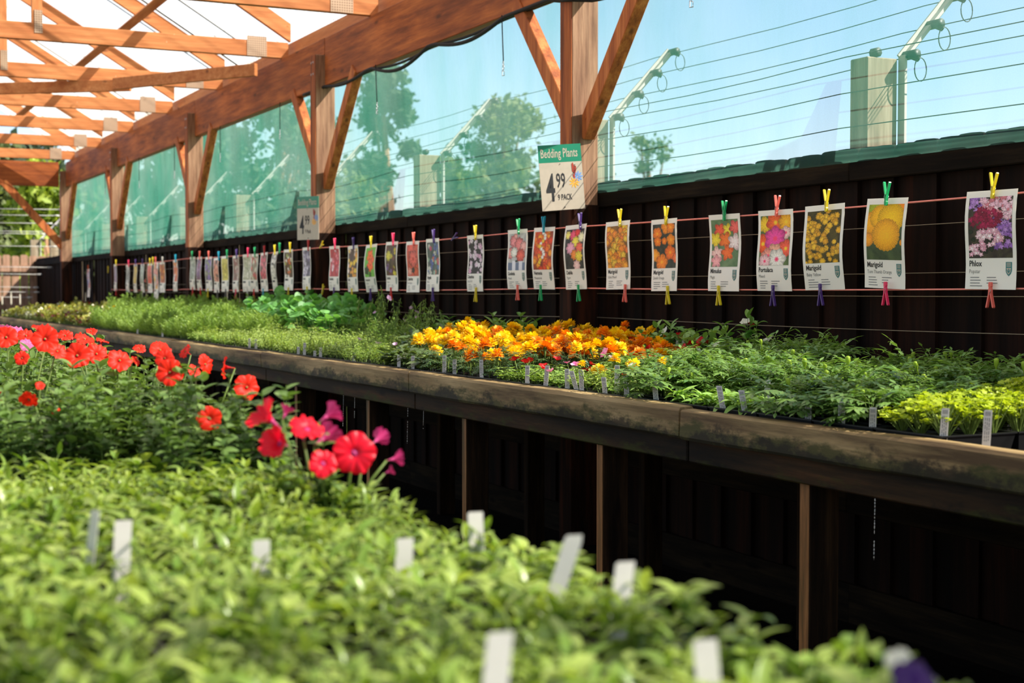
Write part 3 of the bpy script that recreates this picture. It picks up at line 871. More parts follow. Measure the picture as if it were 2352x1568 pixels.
def spike(seed, H, nst, matk='wispy'):
    q = random.Random(seed); b = MB()
    tp = [leaf_tpl(0.034, 0.009, 3, 'lance', c_, 0.3) for c_ in (0.6, 1.1, 1.5)]
    for s in range(nst):
        a = q.uniform(0, 6.28); h = H * q.uniform(0.6, 1.0)
        pts = [Vector((0.02 * math.cos(a) * f, 0.02 * math.sin(a) * f + 0.01 * math.sin(4 * f + s), h * f)) for f in np.linspace(0, 1, 7)]
        b.tube(pts, 0.0018, 4, 0.5, 1, caps=False)
        for k in range(26):
            f = 0.2 + 0.8 * k / 26; i = min(5, int(f * 6)); p = pts[i].lerp(pts[i + 1], f * 6 - i)
            put(b, tp[q.randrange(3)], p, k * 2.4 + q.uniform(-.2, .2), q.uniform(-0.1, 0.7) * (1.3 - f), 0, q.uniform(.7, 1.2) * (1.25 - 0.6 * f), q.random())
    return b.mesh('plant', [L[matk], L['stem']], smooth=True)

SPEC = {}
def spec(k, fn, n=3): SPEC[k] = [fn(s) for s in range(n)]
spec('seedling', lambda s: bushy(s + 1, 0.085, 0.055, 6, 4, 0.040, 0.0115, 'lance', 0.9, 0.75, 6, 'seedling'), 4)
spec('seedling_b', lambda s: bushy(s + 21, 0.076, 0.05, 5, 4, 0.038, 0.018, 'ovate', 0.8, 0.55, 6, 'seedling'), 3)
spec('seedling_c', lambda s: bushy(s + 201, 0.085, 0.055, 8, 5, 0.034, 0.0065, 'lance', 1.5, 0.9, 6, 'seedling', 0.4), 3)
spec('marigold', lambda s: pinnate(s + 31, 0.125, 0.075, 22, 5, 0.029, 0.0095, 'marigold', 0.068), 4)
spec('marigold_dark', lambda s: pinnate(s + 41, 0.10, 0.06, 20, 5, 0.014, 0.0035, 'marigold_dark', 0.05), 3)
spec('feathery', lambda s: plume(s + 51, 0.17, 0.06, 9, 'feathery'), 3)
spec('moss', lambda s: bushy(s + 61, 0.11, 0.055, 9, 5, 0.026, 0.0075, 'lance', 0.9, 0.6, 3, 'moss'), 3)
spec('lime', lambda s: roundleaf(s + 71, 0.10, 0.055, 34, 0.0085, 'lime', 5, 0.25, 0.6, 3), 3)
spec('nasturtium', lambda s: roundleaf(s + 81, 0.22, 0.08, 12, 0.031, 'nasturtium', 0, 0, 0.6), 3)
spec('bronze', lambda s: bushy(s + 91, 0.13, 0.05, 4, 3, 0.062, 0.030, 'ovate', 0.6, 0.5, 5, 'bronze'), 3)
spec('broad', lambda s: bushy(s + 101, 0.17, 0.05, 4, 4, 0.058, 0.026, 'ovate', 0.6, 0.6, 5, 'broad'), 3)
spec('pale', lambda s: bushy(s + 111, 0.035, 0.03, 4, 3, 0.058, 0.018, 'lance', 1.0, 0.55, 6, 'pale'), 3)
spec('begonia', lambda s: roundleaf(s + 121, 0.10, 0.055, 20, 0.017, 'begonia', 3, 0.1, 0.8), 3)
spec('darkred', lambda s: roundleaf(s + 131, 0.085, 0.055, 20, 0.015, 'darkred', 3, 0.12, 0.8), 2)
spec('grey', lambda s: roundleaf(s + 141, 0.075, 0.05, 20, 0.013, 'grey', 5, 0.15, 0.8), 2)
spec('wispy', lambda s: bushy(s + 151, 0.12, 0.055, 11, 6, 0.016, 0.0055, 'lance', 0.5, 0.5, 3, 'wispy'), 3)
spec('spiky', lambda s: spike(s + 161, 0.25, 3), 3)
spec('impatiens', lambda s: bushy(s + 171, 0.075, 0.05, 8, 4, 0.024, 0.014, 'ovate', 0.6, 0.4, 4, 'wispy'), 3)
spec('petunia', lambda s: bushy(s + 181, 0.195, 0.06, 6, 7, 0.037, 0.0195, 'ovate', 0.5, 0.45, 5, 'petunia'), 4)
# far simplified variants reuse the same meshes

# ---- blooms
def pom(seed, R, matk):
    q = random.Random(seed); b = MB()
    for ring, (el, rr, n) in enumerate(((-0.15, 0.35, 11), (0.25, 0.30, 11), (0.65, 0.22, 9), (1.0, 0.12, 7), (1.3, 0.03, 5))):
        for k in range(n):
            tp = leaf_tpl(R * 0.85 * q.uniform(.8, 1.1), R * 0.62, 3, 'spat', 0.6, 0.1, R * 0.09)
            a = 2 * math.pi * (k + 0.5 * (ring % 2)) / n + q.uniform(-.15, .15)
            put(b, tp, (R * rr * math.cos(a), R * rr * math.sin(a), R * 0.10 * ring), a, el + q.uniform(-.15, .15), q.uniform(-.3, .3), 1, q.random() * (0.4 + 0.15 * ring))
    b.tube([(0, 0, -R * 1.7), (0, 0, -R * 0.5), (0, 0, 0)], [R * 0.08, R * 0.22, R * 0.34], 7, 0.4, 1)
    return b.mesh('flower', [PET[matk], L['stem']], smooth=True)
POM = {c: [pom(s + 5, 0.024, c) for s in range(3)] for c in ('yellow', 'orange')}
def five(seed, R, matk, n=5):
    q = random.Random(seed); b = MB(); tp = leaf_tpl(R, R * 0.95, 3, 'spat', -0.2, 0.2, R * 0.05)
    for k in range(n): put(b, tp, (0, 0, 0), 2 * math.pi * k / n, 0.35 + q.uniform(-.2, .2), 0, 1, q.random())
    b.tube([(0, 0, -R * 2.0), (0, 0, 0)], R * 0.07, 4, 0.4, 1)
    return b.mesh('flower', [PET[matk], L['stem']], smooth=True)
FIVE = {c: [five(s, 0.019, c) for s in range(2)] for c in ('dkred', 'white', 'pink', 'yellow', 'lilac', 'red', 'orange', 'purple')}
def budm():
    b = MB()
    prof = [(0.0015, -0.035), (0.0022, -0.012), (0.0045, -0.006), (0.0062, 0.0), (0.0060, 0.006), (0.0052, 0.009), (0.0015, 0.0105)]
    b.tube([(0, 0, z) for r_, z in prof], [r_ for r_, z in prof], 8, 0.5, 0)
    return b.mesh('bud', [PET['bud']], smooth=True)
BUD = budm()

def petunia(seed, R, matk, tube_mat, stem_pts, back=False, asp=1.0, cup=0.0):
    """trumpet with five ruffled lobes; axis +Z outwards, throat at origin"""
    q = random.Random(seed); b = MB(); seg = 40; ph = q.uniform(0, 6.28)
    rings = [(0.05, -0.55), (0.09, -0.35), (0.14, -0.16), (0.22, -0.05), (0.45, 0.02), (0.72, 0.035), (0.93, 0.0), (1.0, -0.03)]
    vs = []; A = []
    for i, (rr, zz) in enumerate(rings):
        for k in range(seg):
            a = 2 * math.pi * k / seg
            f = max(0, (rr - 0.2) / 0.8)
            lob = 1 + 0.035 * f * math.cos(5 * a + ph) - 0.07 * f * abs(math.sin(2.5 * a + ph / 2)) ** 14 + 0.02 * f * math.sin(11 * a + seed)
            ruf = 0.10 * f * f * math.sin(13 * a + 2 * ph) + 0.07 * f * f * math.sin(9 * a + ph) + 0.10 * f * math.cos(2 * a + seed)
            r2 = R * rr * lob
            vs.append((r2 * math.cos(a), r2 * math.sin(a) * asp, R * (zz + ruf + cup * max(0, rr - 0.2) ** 0.8 * 1.3)))
            A.append(1.0 if rr < 0.16 else (0.75 if rr < 0.3 and math.cos(10 * a) > 0 else (0.35 if (k % 4 == 0 and rr < 0.95) else 0.0)))
    fs = [(i * seg + k, i * seg + (k + 1) % seg, (i + 1) * seg + (k + 1) % seg, (i + 1) * seg + k) for i in range(len(rings) - 1) for k in range(seg)]
    b.add(vs, fs, A)
    b.tube([(0, 0, -R * 0.95), (0, 0, -R * 0.7), (0, 0, -R * 0.35), (0, 0, -R * 0.10)], [R * 0.06, R * 0.075, R * 0.13, R * 0.22], 10, 0.3, 1)
    for k in range(5): put(b, leaf_tpl(R * 0.45, R * 0.12, 3, 'lance', -0.4, 0.2), (0, 0, -R * 0.95), k * 1.256, 1.1, 0, 1, 0.6, 2)
    if matk == 'red':
        b.tube([(0, 0, -R * 0.2), (0, 0, R * 0.02)], [R * 0.05, R * 0.08], 6, 0.8, 2)
    return b

# ================================================================== PACKS OF PLANTS
def tray_mesh(w=0.226, h=0.050):
    b = MB(); a = w / 2
    def ring(r_, z): return [(-r_, -r_, z), (r_, -r_, z), (r_, r_, z), (-r_, r_, z)]
    vs = ring(a - 0.012, 0) + ring(a - 0.002, h) + ring(a + 0.001, h) + ring(a + 0.001, h + 0.003) + ring(a - 0.006, h + 0.003) + ring(a - 0.006, h - 0.006)
    fs = [(3, 2, 1, 0)]
    for k in range(5):
        for i in range(4): fs.append((k * 4 + i, k * 4 + (i + 1) % 4, (k + 1) * 4 + (i + 1) % 4, (k + 1) * 4 + i))
    b.add(vs, fs, 0.5, 0)
    b.add(ring(a - 0.006, h - 0.006), [(0, 1, 2, 3)], 0.5, 1)
    for t_ in (-w / 6, w / 6):
        b.box((t_ - 0.003, -a + 0.006, h - 0.008), (t_ + 0.003, a - 0.006, h + 0.002)); b.box((-a + 0.006, t_ - 0.003, h - 0.008), (a - 0.006, t_ + 0.003, h + 0.002))
    return b.mesh('tray', [M['black_plastic'], M['soil']], fix=False)
TRAY = tray_mesh()
TRH = 0.046
PACKS = []
def pack(name, x, y, z, kind, hs, label, cat, group, detail=True, yawj=0.15, extra=None, pr=None):
    q = pr or random.Random(int(x * 1000) * 7919 + int(y * 1000))
    r = empty(name, (x, y, z), label, cat, group)
    link('tray', TRAY, (0, 0, 0), r)
    kinds = kind if isinstance(kind, (list, tuple)) else [kind]
    cells = [(i, j) for i in (-1, 0, 1) for j in (-1, 0, 1)]
    plants = []
    for (i, j) in cells:
        me = q.choice(SPEC[q.choice(kinds)])
        o = link('plant', me, (i * 0.073 + q.uniform(-.006, .006), j * 0.073 + q.uniform(-.006, .006), TRH), r)
        s_ = q.uniform(0.85, 1.15)
        o.rotation_euler = (q.uniform(-yawj, yawj), q.uniform(-yawj, yawj), q.uniform(0, 6.28)); o.scale = (s_, s_, s_ * hs * q.uniform(.85, 1.12))
        plants.append(o)
    if extra: extra(r, plants, q)
    PACKS.append((r, x, y))
    return r
def bloom_on(pl, me, zl, q, spread=0.03, tilt=0.5, sc=1.0, name='flower'):
    hs = pl.scale[2]; s0 = pl.scale[0]
    o = link(name, me, (q.uniform(-spread, spread), q.uniform(-spread, spread), zl), pl)
    # lean to the sun side and the aisle, in the plant's own turn
    o.rotation_euler = (q.uniform(-tilt, tilt), q.uniform(-tilt, tilt), q.uniform(0, 6.28))
    o.scale = (sc / s0, sc / s0, sc / hs)
    return o
def ex_pom(cols, n):
    def f(r, plants, q):
        for pl in plants:
            k = int(n) + (1 if q.random() < n - int(n) else 0)
            for _ in range(k):
                bloom_on(pl, q.choice(POM[q.choice(cols)]), 0.102 * q.uniform(0.85, 1.2), q, 0.038, 0.5, q.uniform(0.9, 1.3))
    return f
def ex_five(cols, p, zl, sc=1.0):
    def f(r, plants, q):
        for pl in plants:
            if q.random() < p:
                c = q.choice(cols); me = q.choice(POM[c[4:]]) if c.startswith('pom_') else q.choice(FIVE[c])
                bloom_on(pl, me, zl * q.uniform(.9, 1.15), q, 0.03, 0.7, sc * q.uniform(.7, 1.2))
    return f
def ex_bud(p):
    def f(r, plants, q):
        for pl in plants:
            if q.random() < p: bloom_on(pl, BUD, 0.150 * q.uniform(.9, 1.12), q, 0.03, 0.2, q.uniform(.8, 1.2), 'bud')
    return f

# kind -> (plant meshes, height scale, phrase, extra)
KN = {
 'grey': (['grey', 'begonia'], 1.3, 'small grey and bronze plants', ex_five(['white'], 0.10, 0.08)),
 'begonia': (['begonia', 'begonia', 'darkred'], 1.35, 'yellow green and bronze begonias', ex_five(['white', 'yellow'], 0.04, 0.11)),
 'darkred': (['darkred', 'begonia'], 1.4, 'dark red leaved begonias', ex_five(['dkred'], 0.15, 0.09)),
 'feathery': (['feathery'], 1.0, 'soft feathery green plants', None),
 'moss': (['moss'], 1.0, 'low fine yellow green plants', None),
 'seed': (['impatiens', 'moss'], 0.9, 'small round leaved seedlings', None),
 'lobelia': (['wispy', 'moss'], 1.0, 'wispy thin stemmed plants', ex_five(['lilac'], 0.05, 0.1)),
 'tallwispy': (['wispy', 'wispy'], 1.35, 'taller wispy plants', ex_five(['lilac'], 0.06, 0.15)),
 'spiky': (['spiky', 'wispy'], 1.0, 'tall spiky stems', ex_five(['lilac'], 0.1, 0.15)),
 'nasturtium': (['nasturtium'], 1.0, 'round leaved nasturtiums', None),
 'bronze': (['bronze'], 0.9, 'broad dark bronze leaves', None),
 'broad': (['broad', 'bronze'], 0.9, 'broad green and bronze leaves', None),
 'mar_y': (['marigold_dark'], 1.0, 'yellow flowering marigolds', ex_pom(['yellow'] * 7 + ['orange'], 2.2)),
 'mar_o': (['marigold_dark'], 1.0, 'orange flowering marigolds', ex_pom(['orange', 'orange', 'yellow'], 2.2)),
 'mar_f': (['marigold_dark'], 1.0, 'dark marigolds with few flowers', ex_pom(['orange', 'yellow'], 0.55)),
 'impat': (['impatiens'], 1.0, 'low plants with red and cream flowers', ex_five(['dkred', 'dkred', 'dkred', 'white', 'pink'], 0.75, 0.09, 1.1)),
 'alyssum': (['moss', 'impatiens'], 0.8, 'pale fine plants, few yellow flowers', ex_five(['pom_yellow', 'pom_yellow', 'dkred', 'white'], 0.5, 0.100, 0.85)),
 'impat_b': (['impatiens', 'broad'], 1.0, 'leafy red and cream flowers', ex_five(['dkred', 'white', 'dkred'], 0.4, 0.12, 1.3)),
 'mar_leaf': (['marigold'], 1.0, 'leafy green marigolds in bud', ex_bud(0.25)),
 'pale': (['pale'], 1.0, 'low pale broad seedlings', None),
 'lime': (['lime'], 1.0, 'lime green frilly plants', None),
}
ROWS = [
 [(110, 'grey'), (235, 'begonia'), (480, 'feathery'), (570, 'seed'), (800, 'moss'), (925, 'lobelia'), (1000, 'bronze'), (1215, 'mar_f'), (1350, 'impat'), (1500, 'alyssum'), (1620, 'mar_leaf'), (1850, 'pale'), (2105, 'mar_leaf'), (9999, 'lime')],
 [(130, 'grey'), (300, 'begonia'), (620, 'feathery'), (820, 'moss'), (930, 'lobelia'), (985, 'bronze'), (1230, 'mar_y'), (1400, 'mar_o'), (1500, 'impat'), (2200, 'mar_leaf'), (9999, 'lime')],
 [(150, 'grey'), (280, 'begonia'), (600, 'feathery'), (800, 'nasturtium'), (960, 'tallwispy'), (1020, 'bronze'), (1240, 'mar_y'), (1330, 'mar_o'), (1400, 'mar_y'), (1500, 'mar_o'), (1600, 'impat'), (2330, 'mar_leaf'), (9999, 'lime')],
 [(150, 'begonia'), (330, 'darkred'), (620, 'feathery'), (830, 'nasturtium'), (1010, 'spiky'), (1210, 'broad'), (1440, 'mar_y'), (1515, 'mar_o'), (1680, 'impat_b'), (9999, 'mar_leaf')],
]
rowword = ['front row', 'second row', 'third row', 'back row']
hrow = [0.85, 1.0, 1.12, 1.22]
for ri in range(4):
    x = 2.392 + 0.232 * ri
    y = 2.55
    cnt = {}
    while y < 19.2:
        p = project((x, y, 0.93))
        if p[0] < -60: break
        if p[0] < 2352 + 330:
            kd = next(k for lim, k in ROWS[ri] if p[0] < lim)
            kinds, hs, phrase, ex = KN[kd]
            pr = random.Random(ri * 1000 + int(y * 100))
            if y > 12.5 and ri == 1 and False: pass
            zz = 0.822
            hh = hs * hrow[ri]
            if kd == 'mar_leaf':
                # the two tall clumps of budded marigolds with a dip between them
                hh *= (0.76 if p[0] < 1960 else 0.66)
                if 1930 < p[0] < 2040 and ri > 1: hh *= 0.75
            hh *= pr.uniform(0.86, 1.16)
            if kd == 'pale': hh = 1.0
            pack('bedding_pack', x, y, zz, kinds, hh, 'tray of ' + phrase + ', ' + rowword[ri] + ', ' + ordw(cnt.setdefault(kd, 0) + 1) + ' from the near end', 'bedding plants', 'trays of ' + phrase, extra=ex, pr=pr)
            cnt[kd] += 1
        y += 0.232

# near bench seedlings and petunias
_nc = {}
def near_label(x, y, what='pale green seedlings'):
    _nc[(x, what)] = _nc.get((x, what), 0) + 1
    row = {0.655: 'aisle edge row', 0.423: 'second row from the aisle', 0.191: 'third row from the aisle', -0.041: 'fourth row from the aisle'}.get(x, 'fifth row from the aisle')
    return 'tray of ' + what + ', ' + row + ', ' + ordw(_nc[(x, what)]) + ' from the camera'
NX = [0.655, 0.423, 0.191, -0.041, -0.273]
y = 0.62
PETP = []
while y < 6.6:
    for x in NX:
        p = project((x, y, 0.9))
        if p[2] < 0.5 or p[0] > 2352 + 350 or p[0] < -900: continue
        pr = random.Random(int(x * 999) + int(y * 1777))
        if y < (2.4 if x > 0.6 else (2.7 if x > 0.4 else 2.95)):
            kinds = [['seedling', 'seedling', 'seedling_b'], ['seedling_b', 'seedling'], ['seedling_c', 'seedling_c', 'seedling']][(int(y * 5.3) + int(x * 9)) % 3]
            pack('bedding_pack', x, y, 0.80, kinds, 1.0, 'blurred ' + near_label(x, y), 'bedding plants', 'blurred seedling trays on the near bench', pr=pr, yawj=0.25)
        else:
            lab = near_label(x, y, 'red petunias')
            pr_ = pack('petunia_pack', x, y, 0.80, ['petunia'], 1.0, lab, 'petunias', 'red petunia trays', pr=pr, yawj=0.2)
            PETP.append(pr_)
    y += 0.234
def place_petunia(px, py, fw, dpx, matk, aim, packs, seed, asp=1.0, stem=0.12, tubec='violet', cup=0.0):
    """bloom seen at this point of the photograph, fw metres ahead; aim = direction its mouth faces"""
    d = ray(px, py); pos = Vector((0, 0, CAMZ)) + d * fw
    R = dpx / 2 / FPX * fw
    axis = Vector(aim).normalized()
    rt = min(packs, key=lambda o: (o.location.x - pos.x) ** 2 + (o.location.y - pos.y) ** 2)
    b = petunia(seed, R, matk, tubec, None, asp=asp, cup=cup)
    Rm = axis.to_track_quat('Z', 'Y').to_matrix()
    b.V = [np.array([tuple(Rm @ Vector(v) + pos) for v in V]) for V in b.V]
    base = pos - axis * R * 0.95
    foot = Vector((rt.location.x * 0.6 + base.x * 0.4, rt.location.y * 0.6 + base.y * 0.4, rt.location.z + TRH))
    foot.x = max(rt.location.x - .09, min(rt.location.x + .09, foot.x)); foot.y = max(rt.location.y - .09, min(rt.location.y + .09, foot.y))
    mid = base.lerp(foot, 0.4) - axis * 0.012 + Vector((0, 0, 0.01))
    b.tube([base, mid, foot], [0.0016, 0.0022, 0.0024], 5, 0.3, 2)
    return part('flower', b, [PET[matk], PET[tubec], L['stem']], rt, True, False)
CAMD = (-0.35, -0.9, 0.25)
reds = [  # px, py, ahead, diameter px, aim
 (390, 855, 2.80, 62, (-0.25, -0.95, 0.15)), (567, 889, 2.75, 60, (0.1, -0.95, 0.25)), (481, 961, 2.50, 57, (-0.15, -0.95, 0.1)),
 (472, 836, 2.98, 48, (0.6, -0.75, 0.2)), (515, 843, 3.02, 52, (-0.9, 0.3, 0.1)), (275, 827, 3.2, 58, (0.1, -0.8, 0.6)),
 (222, 812, 3.2, 52, (0, -0.8, 0.5)), (177, 816, 3.15, 60, (-0.2, -0.9, 0.3)), (103, 778, 3.35, 62, (-0.2, -0.9, 0.35)),
 (97, 752, 3.5, 50, (0.1, -0.3, 1)), (368, 803, 3.05, 50, (0, -0.6, 0.75)), (378, 822, 3.0, 44, (-0.3, -0.8, 0.5)),
 (195, 778, 3.4, 46, (0.2, -0.5, 0.9)), (14, 774, 3.3, 54, (-0.2, -0.8, 0.4)), (132, 806, 3.1, 44, (0.2, -0.7, 0.6)),
 (368, 790, 3.1, 34, (0.2, -0.3, 1)), (66, 918, 2.7, 44, (-0.3, -0.6, -0.5)), (92, 885, 2.75, 22, (0, -0.7, 0.5)),
 (0, 907, 2.85, 30, (-0.5, -0.8, 0.1)), (130, 944, 2.75, 26, (0, -0.5, 0.8)), (235, 782, 3.45, 30, (0.3, -0.2, 1)),
 (425, 806, 3.15, 36, (-0.8, -0.2, 0.5)), (312, 828, 3.1, 26, (0.5, -0.4, 0.4)), (50, 822, 3.2, 34, (-.3, -.8, .3)), (447, 852, 3.1, 36, (.3, -.6, .4)),
 (60, 770, 3.7, 42, (0, -.6, .8)), (150, 770, 3.7, 38, (0, -.6, .8)), (320, 800, 3.5, 30, (0, -.6, .8)), (210, 760, 4.2, 26, (0, -.6, .8))]
for k, (px, py, fw, dp, aim) in enumerate(reds):
    place_petunia(px, py, fw, dp, 'red', aim, PETP, k + 3, tubec='dkred')
for k, (px, py, fw, dp, aim) in enumerate([(36, 760, 4.0, 40, (0.2, -.6, .8)), (8, 754, 4.1, 38, (-.2, -.5, .9)), (62, 792, 3.6, 34, (.1, -.7, .5))]):
    place_petunia(px, py, fw, dp, 'pink', aim, PETP, k + 50, tubec='pink')
# crimson petunias rise out of their own pot among the seedlings
cr = empty('petunia_pot', (0.70, 1.98, 0.80), 'tray corner of crimson petunias rising out of the blurred seedlings', 'petunias')
link('plant', SPEC['petunia'][1], (0, 0, 0.046), cr).scale = (0.9, 0.9, 0.8)
link('plant', SPEC['petunia'][2], (-0.07, 0.05, 0.046), cr).scale = (0.8, 0.8, 0.8)
b = MB(); b.box((0.665, 1.945, 0.801), (0.735, 2.015, 0.846)); part('pot', b, M['black_plastic'], cr)
for k, (px, py, fw, dp, aim, mk) in enumerate([
 (814, 1040, 2.02, 98, (-0.28, -0.95, 0.12), 'magenta'), (752, 955, 2.12, 52, (0.85, 0.1, 0.5), 'violet'), (706, 982, 2.05, 82, (0.05, -0.55, 0.85), 'magenta'),
 (617, 962, 2.15, 84, (-0.75, -0.1, 0.6), 'magenta'), (640, 1018, 2.08, 74, (-0.75, -0.55, 0.25), 'magenta'), (742, 1006, 2.1, 62, (0.75, 0.3, 0.45), 'violet'),
 (742, 1064, 2.0, 66, (-0.1, -0.85, 0.3), 'magenta'), (866, 1010, 2.18, 44, (0.75, 0.5, 0.35), 'violet'), (904, 1054, 2.12, 38, (0.95, 0.1, 0.1), 'violet'),
 (892, 1083, 2.1, 22, (0.8, 0, 0.3), 'violet'), (655, 950, 2.2, 34, (0.5, 0.3, 0.8), 'violet')]):
    place_petunia(px, py, fw, dp, mk, aim, [cr], k + 70, tubec='violet', cup={'violet': 0.9}.get(mk, 0.6 if k in (3, 4) else 0.0))
# a dark purple bloom at the lower edge
pq = min((p for p in PACKS if p[2] < 1.2 and p[1] > 0.6), key=lambda p: p[2])[0]
place_petunia(2100, 1562, 0.93, 110, 'purple', (-0.2, -0.6, 0.7), [pq], 91, tubec='purple')
place_petunia(2062, 1512, 0.97, 62, 'white', (-0.5, -0.4, 0.8), [pq], 93, tubec='white')

# ================================================================== PLANT LABELS (sticks)
def label_stick(p, h, w, lean, yaw, lab, grp, prints=True, cut=False):
    """p = foot of the visible stick"""
    r = empty('plant_label', tuple(p), lab, 'plant label', grp)
    cy, sy = math.cos(yaw), math.sin(yaw)
    def T(u, v, n):
        u2 = u + v * lean
        return (p.x + u2 * cy + n * sy, p.y + u2 * sy - n * cy, p.z + v)
    b = MB(); o_ = [(-w/2, -0.03), (w/2, -0.03), (w/2, h - (0.008 if cut else 0.0)), (w/2 - 0.002, h), (-w/2 + 0.002, h), (-w/2, h - 0.002)]
    n = len(o_); vs = [T(u, v, k) for k in (0, -0.0009) for u, v in o_]
    b.add(vs, [tuple(range(n)), tuple(range(2 * n - 1, n - 1, -1))] + [(i, (i + 1) % n, (i + 1) % n + n, i + n) for i in range(n)])
    part('stick', b, M['tag'], r)
    if prints:
        b = MB(); q = random.Random(int(p.y * 1000))
        def rc(u0, v0, u1, v1): b.add([T(u0, v0, 0.0004), T(u1, v0, 0.0004), T(u1, v1, 0.0004), T(u0, v1, 0.0004)], [(0, 1, 2, 3)])
        for k in range(4): rc(-w * 0.3 + k * w * 0.17, h - 0.013, -w * 0.3 + k * w * 0.17 + w * 0.09, h - 0.004)
        for k in range(3):
            u = -w * 0.3 + k * w * 0.24; v = h - 0.017
            while v > 0.006:
                l_ = q.uniform(0.004, 0.010); rc(u, max(0.004, v - l_), u + w * 0.10, v); v -= l_ + 0.0022
        part('print', b, M['grey_ink'], r, False, False)
    return r
tags = [(1020, 816, 858), (1044, 825, 858), (1106, 826, 860), (1211, 839, 872), (1253, 839, 886), (1303, 847, 893), (1324, 852, 895), (1336, 848, 896), (1390, 866, 905), (1440, 863, 911), (1507, 873, 921), (1417, 838, 880),
        (1661, 886, 941), (1712, 896, 950), (1763, 872, 910), (1856, 921, 968), (1933, 921, 974), (2004, 935, 986), (2167, 937, 1004), (2265, 941, 1018), (316, 755, 771), (373, 753, 779), (573, 777, 803), (588, 779, 803), (685, 796, 818), (699, 787, 820), (723, 805, 822), (736, 798, 822), (813, 810, 830), (948, 817, 845), (916, 815, 838)]
tdesc = ['below the first orange marigold', 'printed, right of the first orange marigold', 'half hidden in dark marigold leaves', 'left of the red flowers', 'upright below the red flowers', 'broad upright one of the close pair', 'leaning one of the close pair', 'thin upright one behind the leaning one', 'below the small yellow flower', 'in front of the yellow flower cluster', 'shaded, by the leafy marigolds', 'tip behind the yellow cluster',
         'leaning, left in the pale seedlings', 'leaning, middle of the pale seedlings', 'at the back of the pale seedlings', 'right of the pale seedlings', 'behind a yellowed leaf', 'in the dark gap before the lime plants', 'left in the lime plants', 'right in the lime plants',
         'far, before feathery plants', 'far thin one, second in the feathery plants', 'left one of two by the small seedlings', 'right one of two by the small seedlings', 'thin, in low yellow green plants', 'taller, in low yellow green plants', 'short stub in low yellow green plants', 'last in low yellow green plants', 'in the wispy plants', 'under the broad bronze leaves', 'left of the bronze leaves']
for k, (px, y1, y2) in enumerate(tags):
    X = 2.292 if y2 > 912 or k not in (11, 14) else 2.36
    if k == 11: X = 2.33
    if k == 14: X = 2.45
    a = atX(px, y2, X); c = atX(px, y1, X)
    lean = {6: -0.32, 12: -0.2, 13: -0.2, 9: -0.08, 8: -0.12, 10: -0.1, 4: 0.1, 18: 0.06, 19: 0.05}.get(k, rnd.uniform(-.05, .05))
    label_stick(a, (c.z - a.z), 0.0175, lean, -math.pi / 2 + 0.55, 'white plant label stick ' + tdesc[k], 'white plant labels on the far bench')
near_tags = [(228, 1165, 0.25, 'two in the blurred leaves, left leaning one'), (282, 1195, 0.05, 'two in the blurred leaves, right upright one'), (600, 1240, 0.0, 'faint in blurred leaves'), (930, 1236, 0.05, 'small square tip before the crimson petunias'), (1092, 1176, -0.05, 'tip at the aisle edge past the crimson petunias'), (1296, 1228, 0.35, 'big leaning one against the dark aisle'), (1432, 1290, 0.12, 'at the aisle edge behind a bent leaf'), (1140, 1452, 0.1, 'large very blurred one closest to the camera'), (1625, 1470, -0.1, 'blurred, in the lower right leaves')]
for k, (px, y1, lean, d_) in enumerate(near_tags):
    zt = 0.962 if k in (5, 0, 7) else ({2: 0.926}.get(k, 0.936) if k in (2, 3, 4) else 0.948)
    tp = atZ(px, y1, zt)
    f = Vector((tp.x, tp.y, 0.875)); f.x = min(f.x - lean * 0.06, 0.74)
    label_stick(f, zt - 0.875, 0.0185, lean, -1.25 if k == 0 else -0.2, 'white plant label stick, ' + d_, 'white plant labels on the near bench', False, k == 5)

# ================================================================== FLOWER CARDS
def lin(c):
    c = np.asarray(c, dtype=float) / 255.0
    return np.where(c <= 0.04045, c / 12.92, ((c + 0.055) / 1.055) ** 2.4)
class Paint:
    def __init__(s, nx, ny, bg, seed):
        s.nx, s.ny = nx, ny; s.r = np.random.RandomState(seed); s.q = random.Random(seed)
        s.u, s.v = np.meshgrid((np.arange(nx) + .5) / nx, (np.arange(ny) + .5) / ny * 1.42)
        bg = [np.array(c, float) for c in bg]
        n = np.zeros((ny, nx))
        for k in range(1, 5):
            a, c = s.r.rand(2) * 6; n += np.sin(s.u * (3 * k + 2 * s.r.rand()) * 3 + a + 2 * np.sin(s.v * 4 * k + c)) * np.cos(s.v * (3 * k) * 2 + c) / k
        n = np.clip(n / 3 + .5, 0, 1)[..., None] + (s.r.rand(ny, nx, 1) - .5) * .35
        s.img = bg[0] * (1 - np.clip(n, 0, 1)) + bg[-1] * np.clip(n, 0, 1)
    def fl(s, cx, cy, r_, col, n=5, depth=.25, cen=None, asp=1.0, tex=0.25):
        du, dv = (s.u - cx) / asp, s.v - cy
        a = np.arctan2(dv, du) + s.q.uniform(0, 6.28); d = np.sqrt(du * du + dv * dv)
        rr = d / (1.25 * r_ * (1 - depth / 2 + depth / 2 * np.cos(n * a)))
        m = rr < 1
        sh = 1 - tex * (rr ** 3) - tex * .6 * (np.cos(n * a * 2) * .5 + .5) * rr + (s.r.rand(s.ny, s.nx) - .5) * tex
        c = np.clip(np.array(col, float) * np.clip(sh, .3, 1.1)[..., None], 0, 255)
        if cen is not None:
            k = np.clip(1.6 - rr * 5.5, 0, 1)[..., None]; c = c * (1 - k) + np.array(cen, float) * k
        s.img[m] = c[m]
    def many(s, cnt, rmin, rmax, cols, **kw):
        pts = [(s.q.random(), s.q.random() * 1.42) for _ in range(cnt)]
        for (x, y) in sorted(pts, key=lambda p: p[1]): s.fl(x, y, s.q.uniform(rmin, rmax), s.q.choice(cols), **kw)
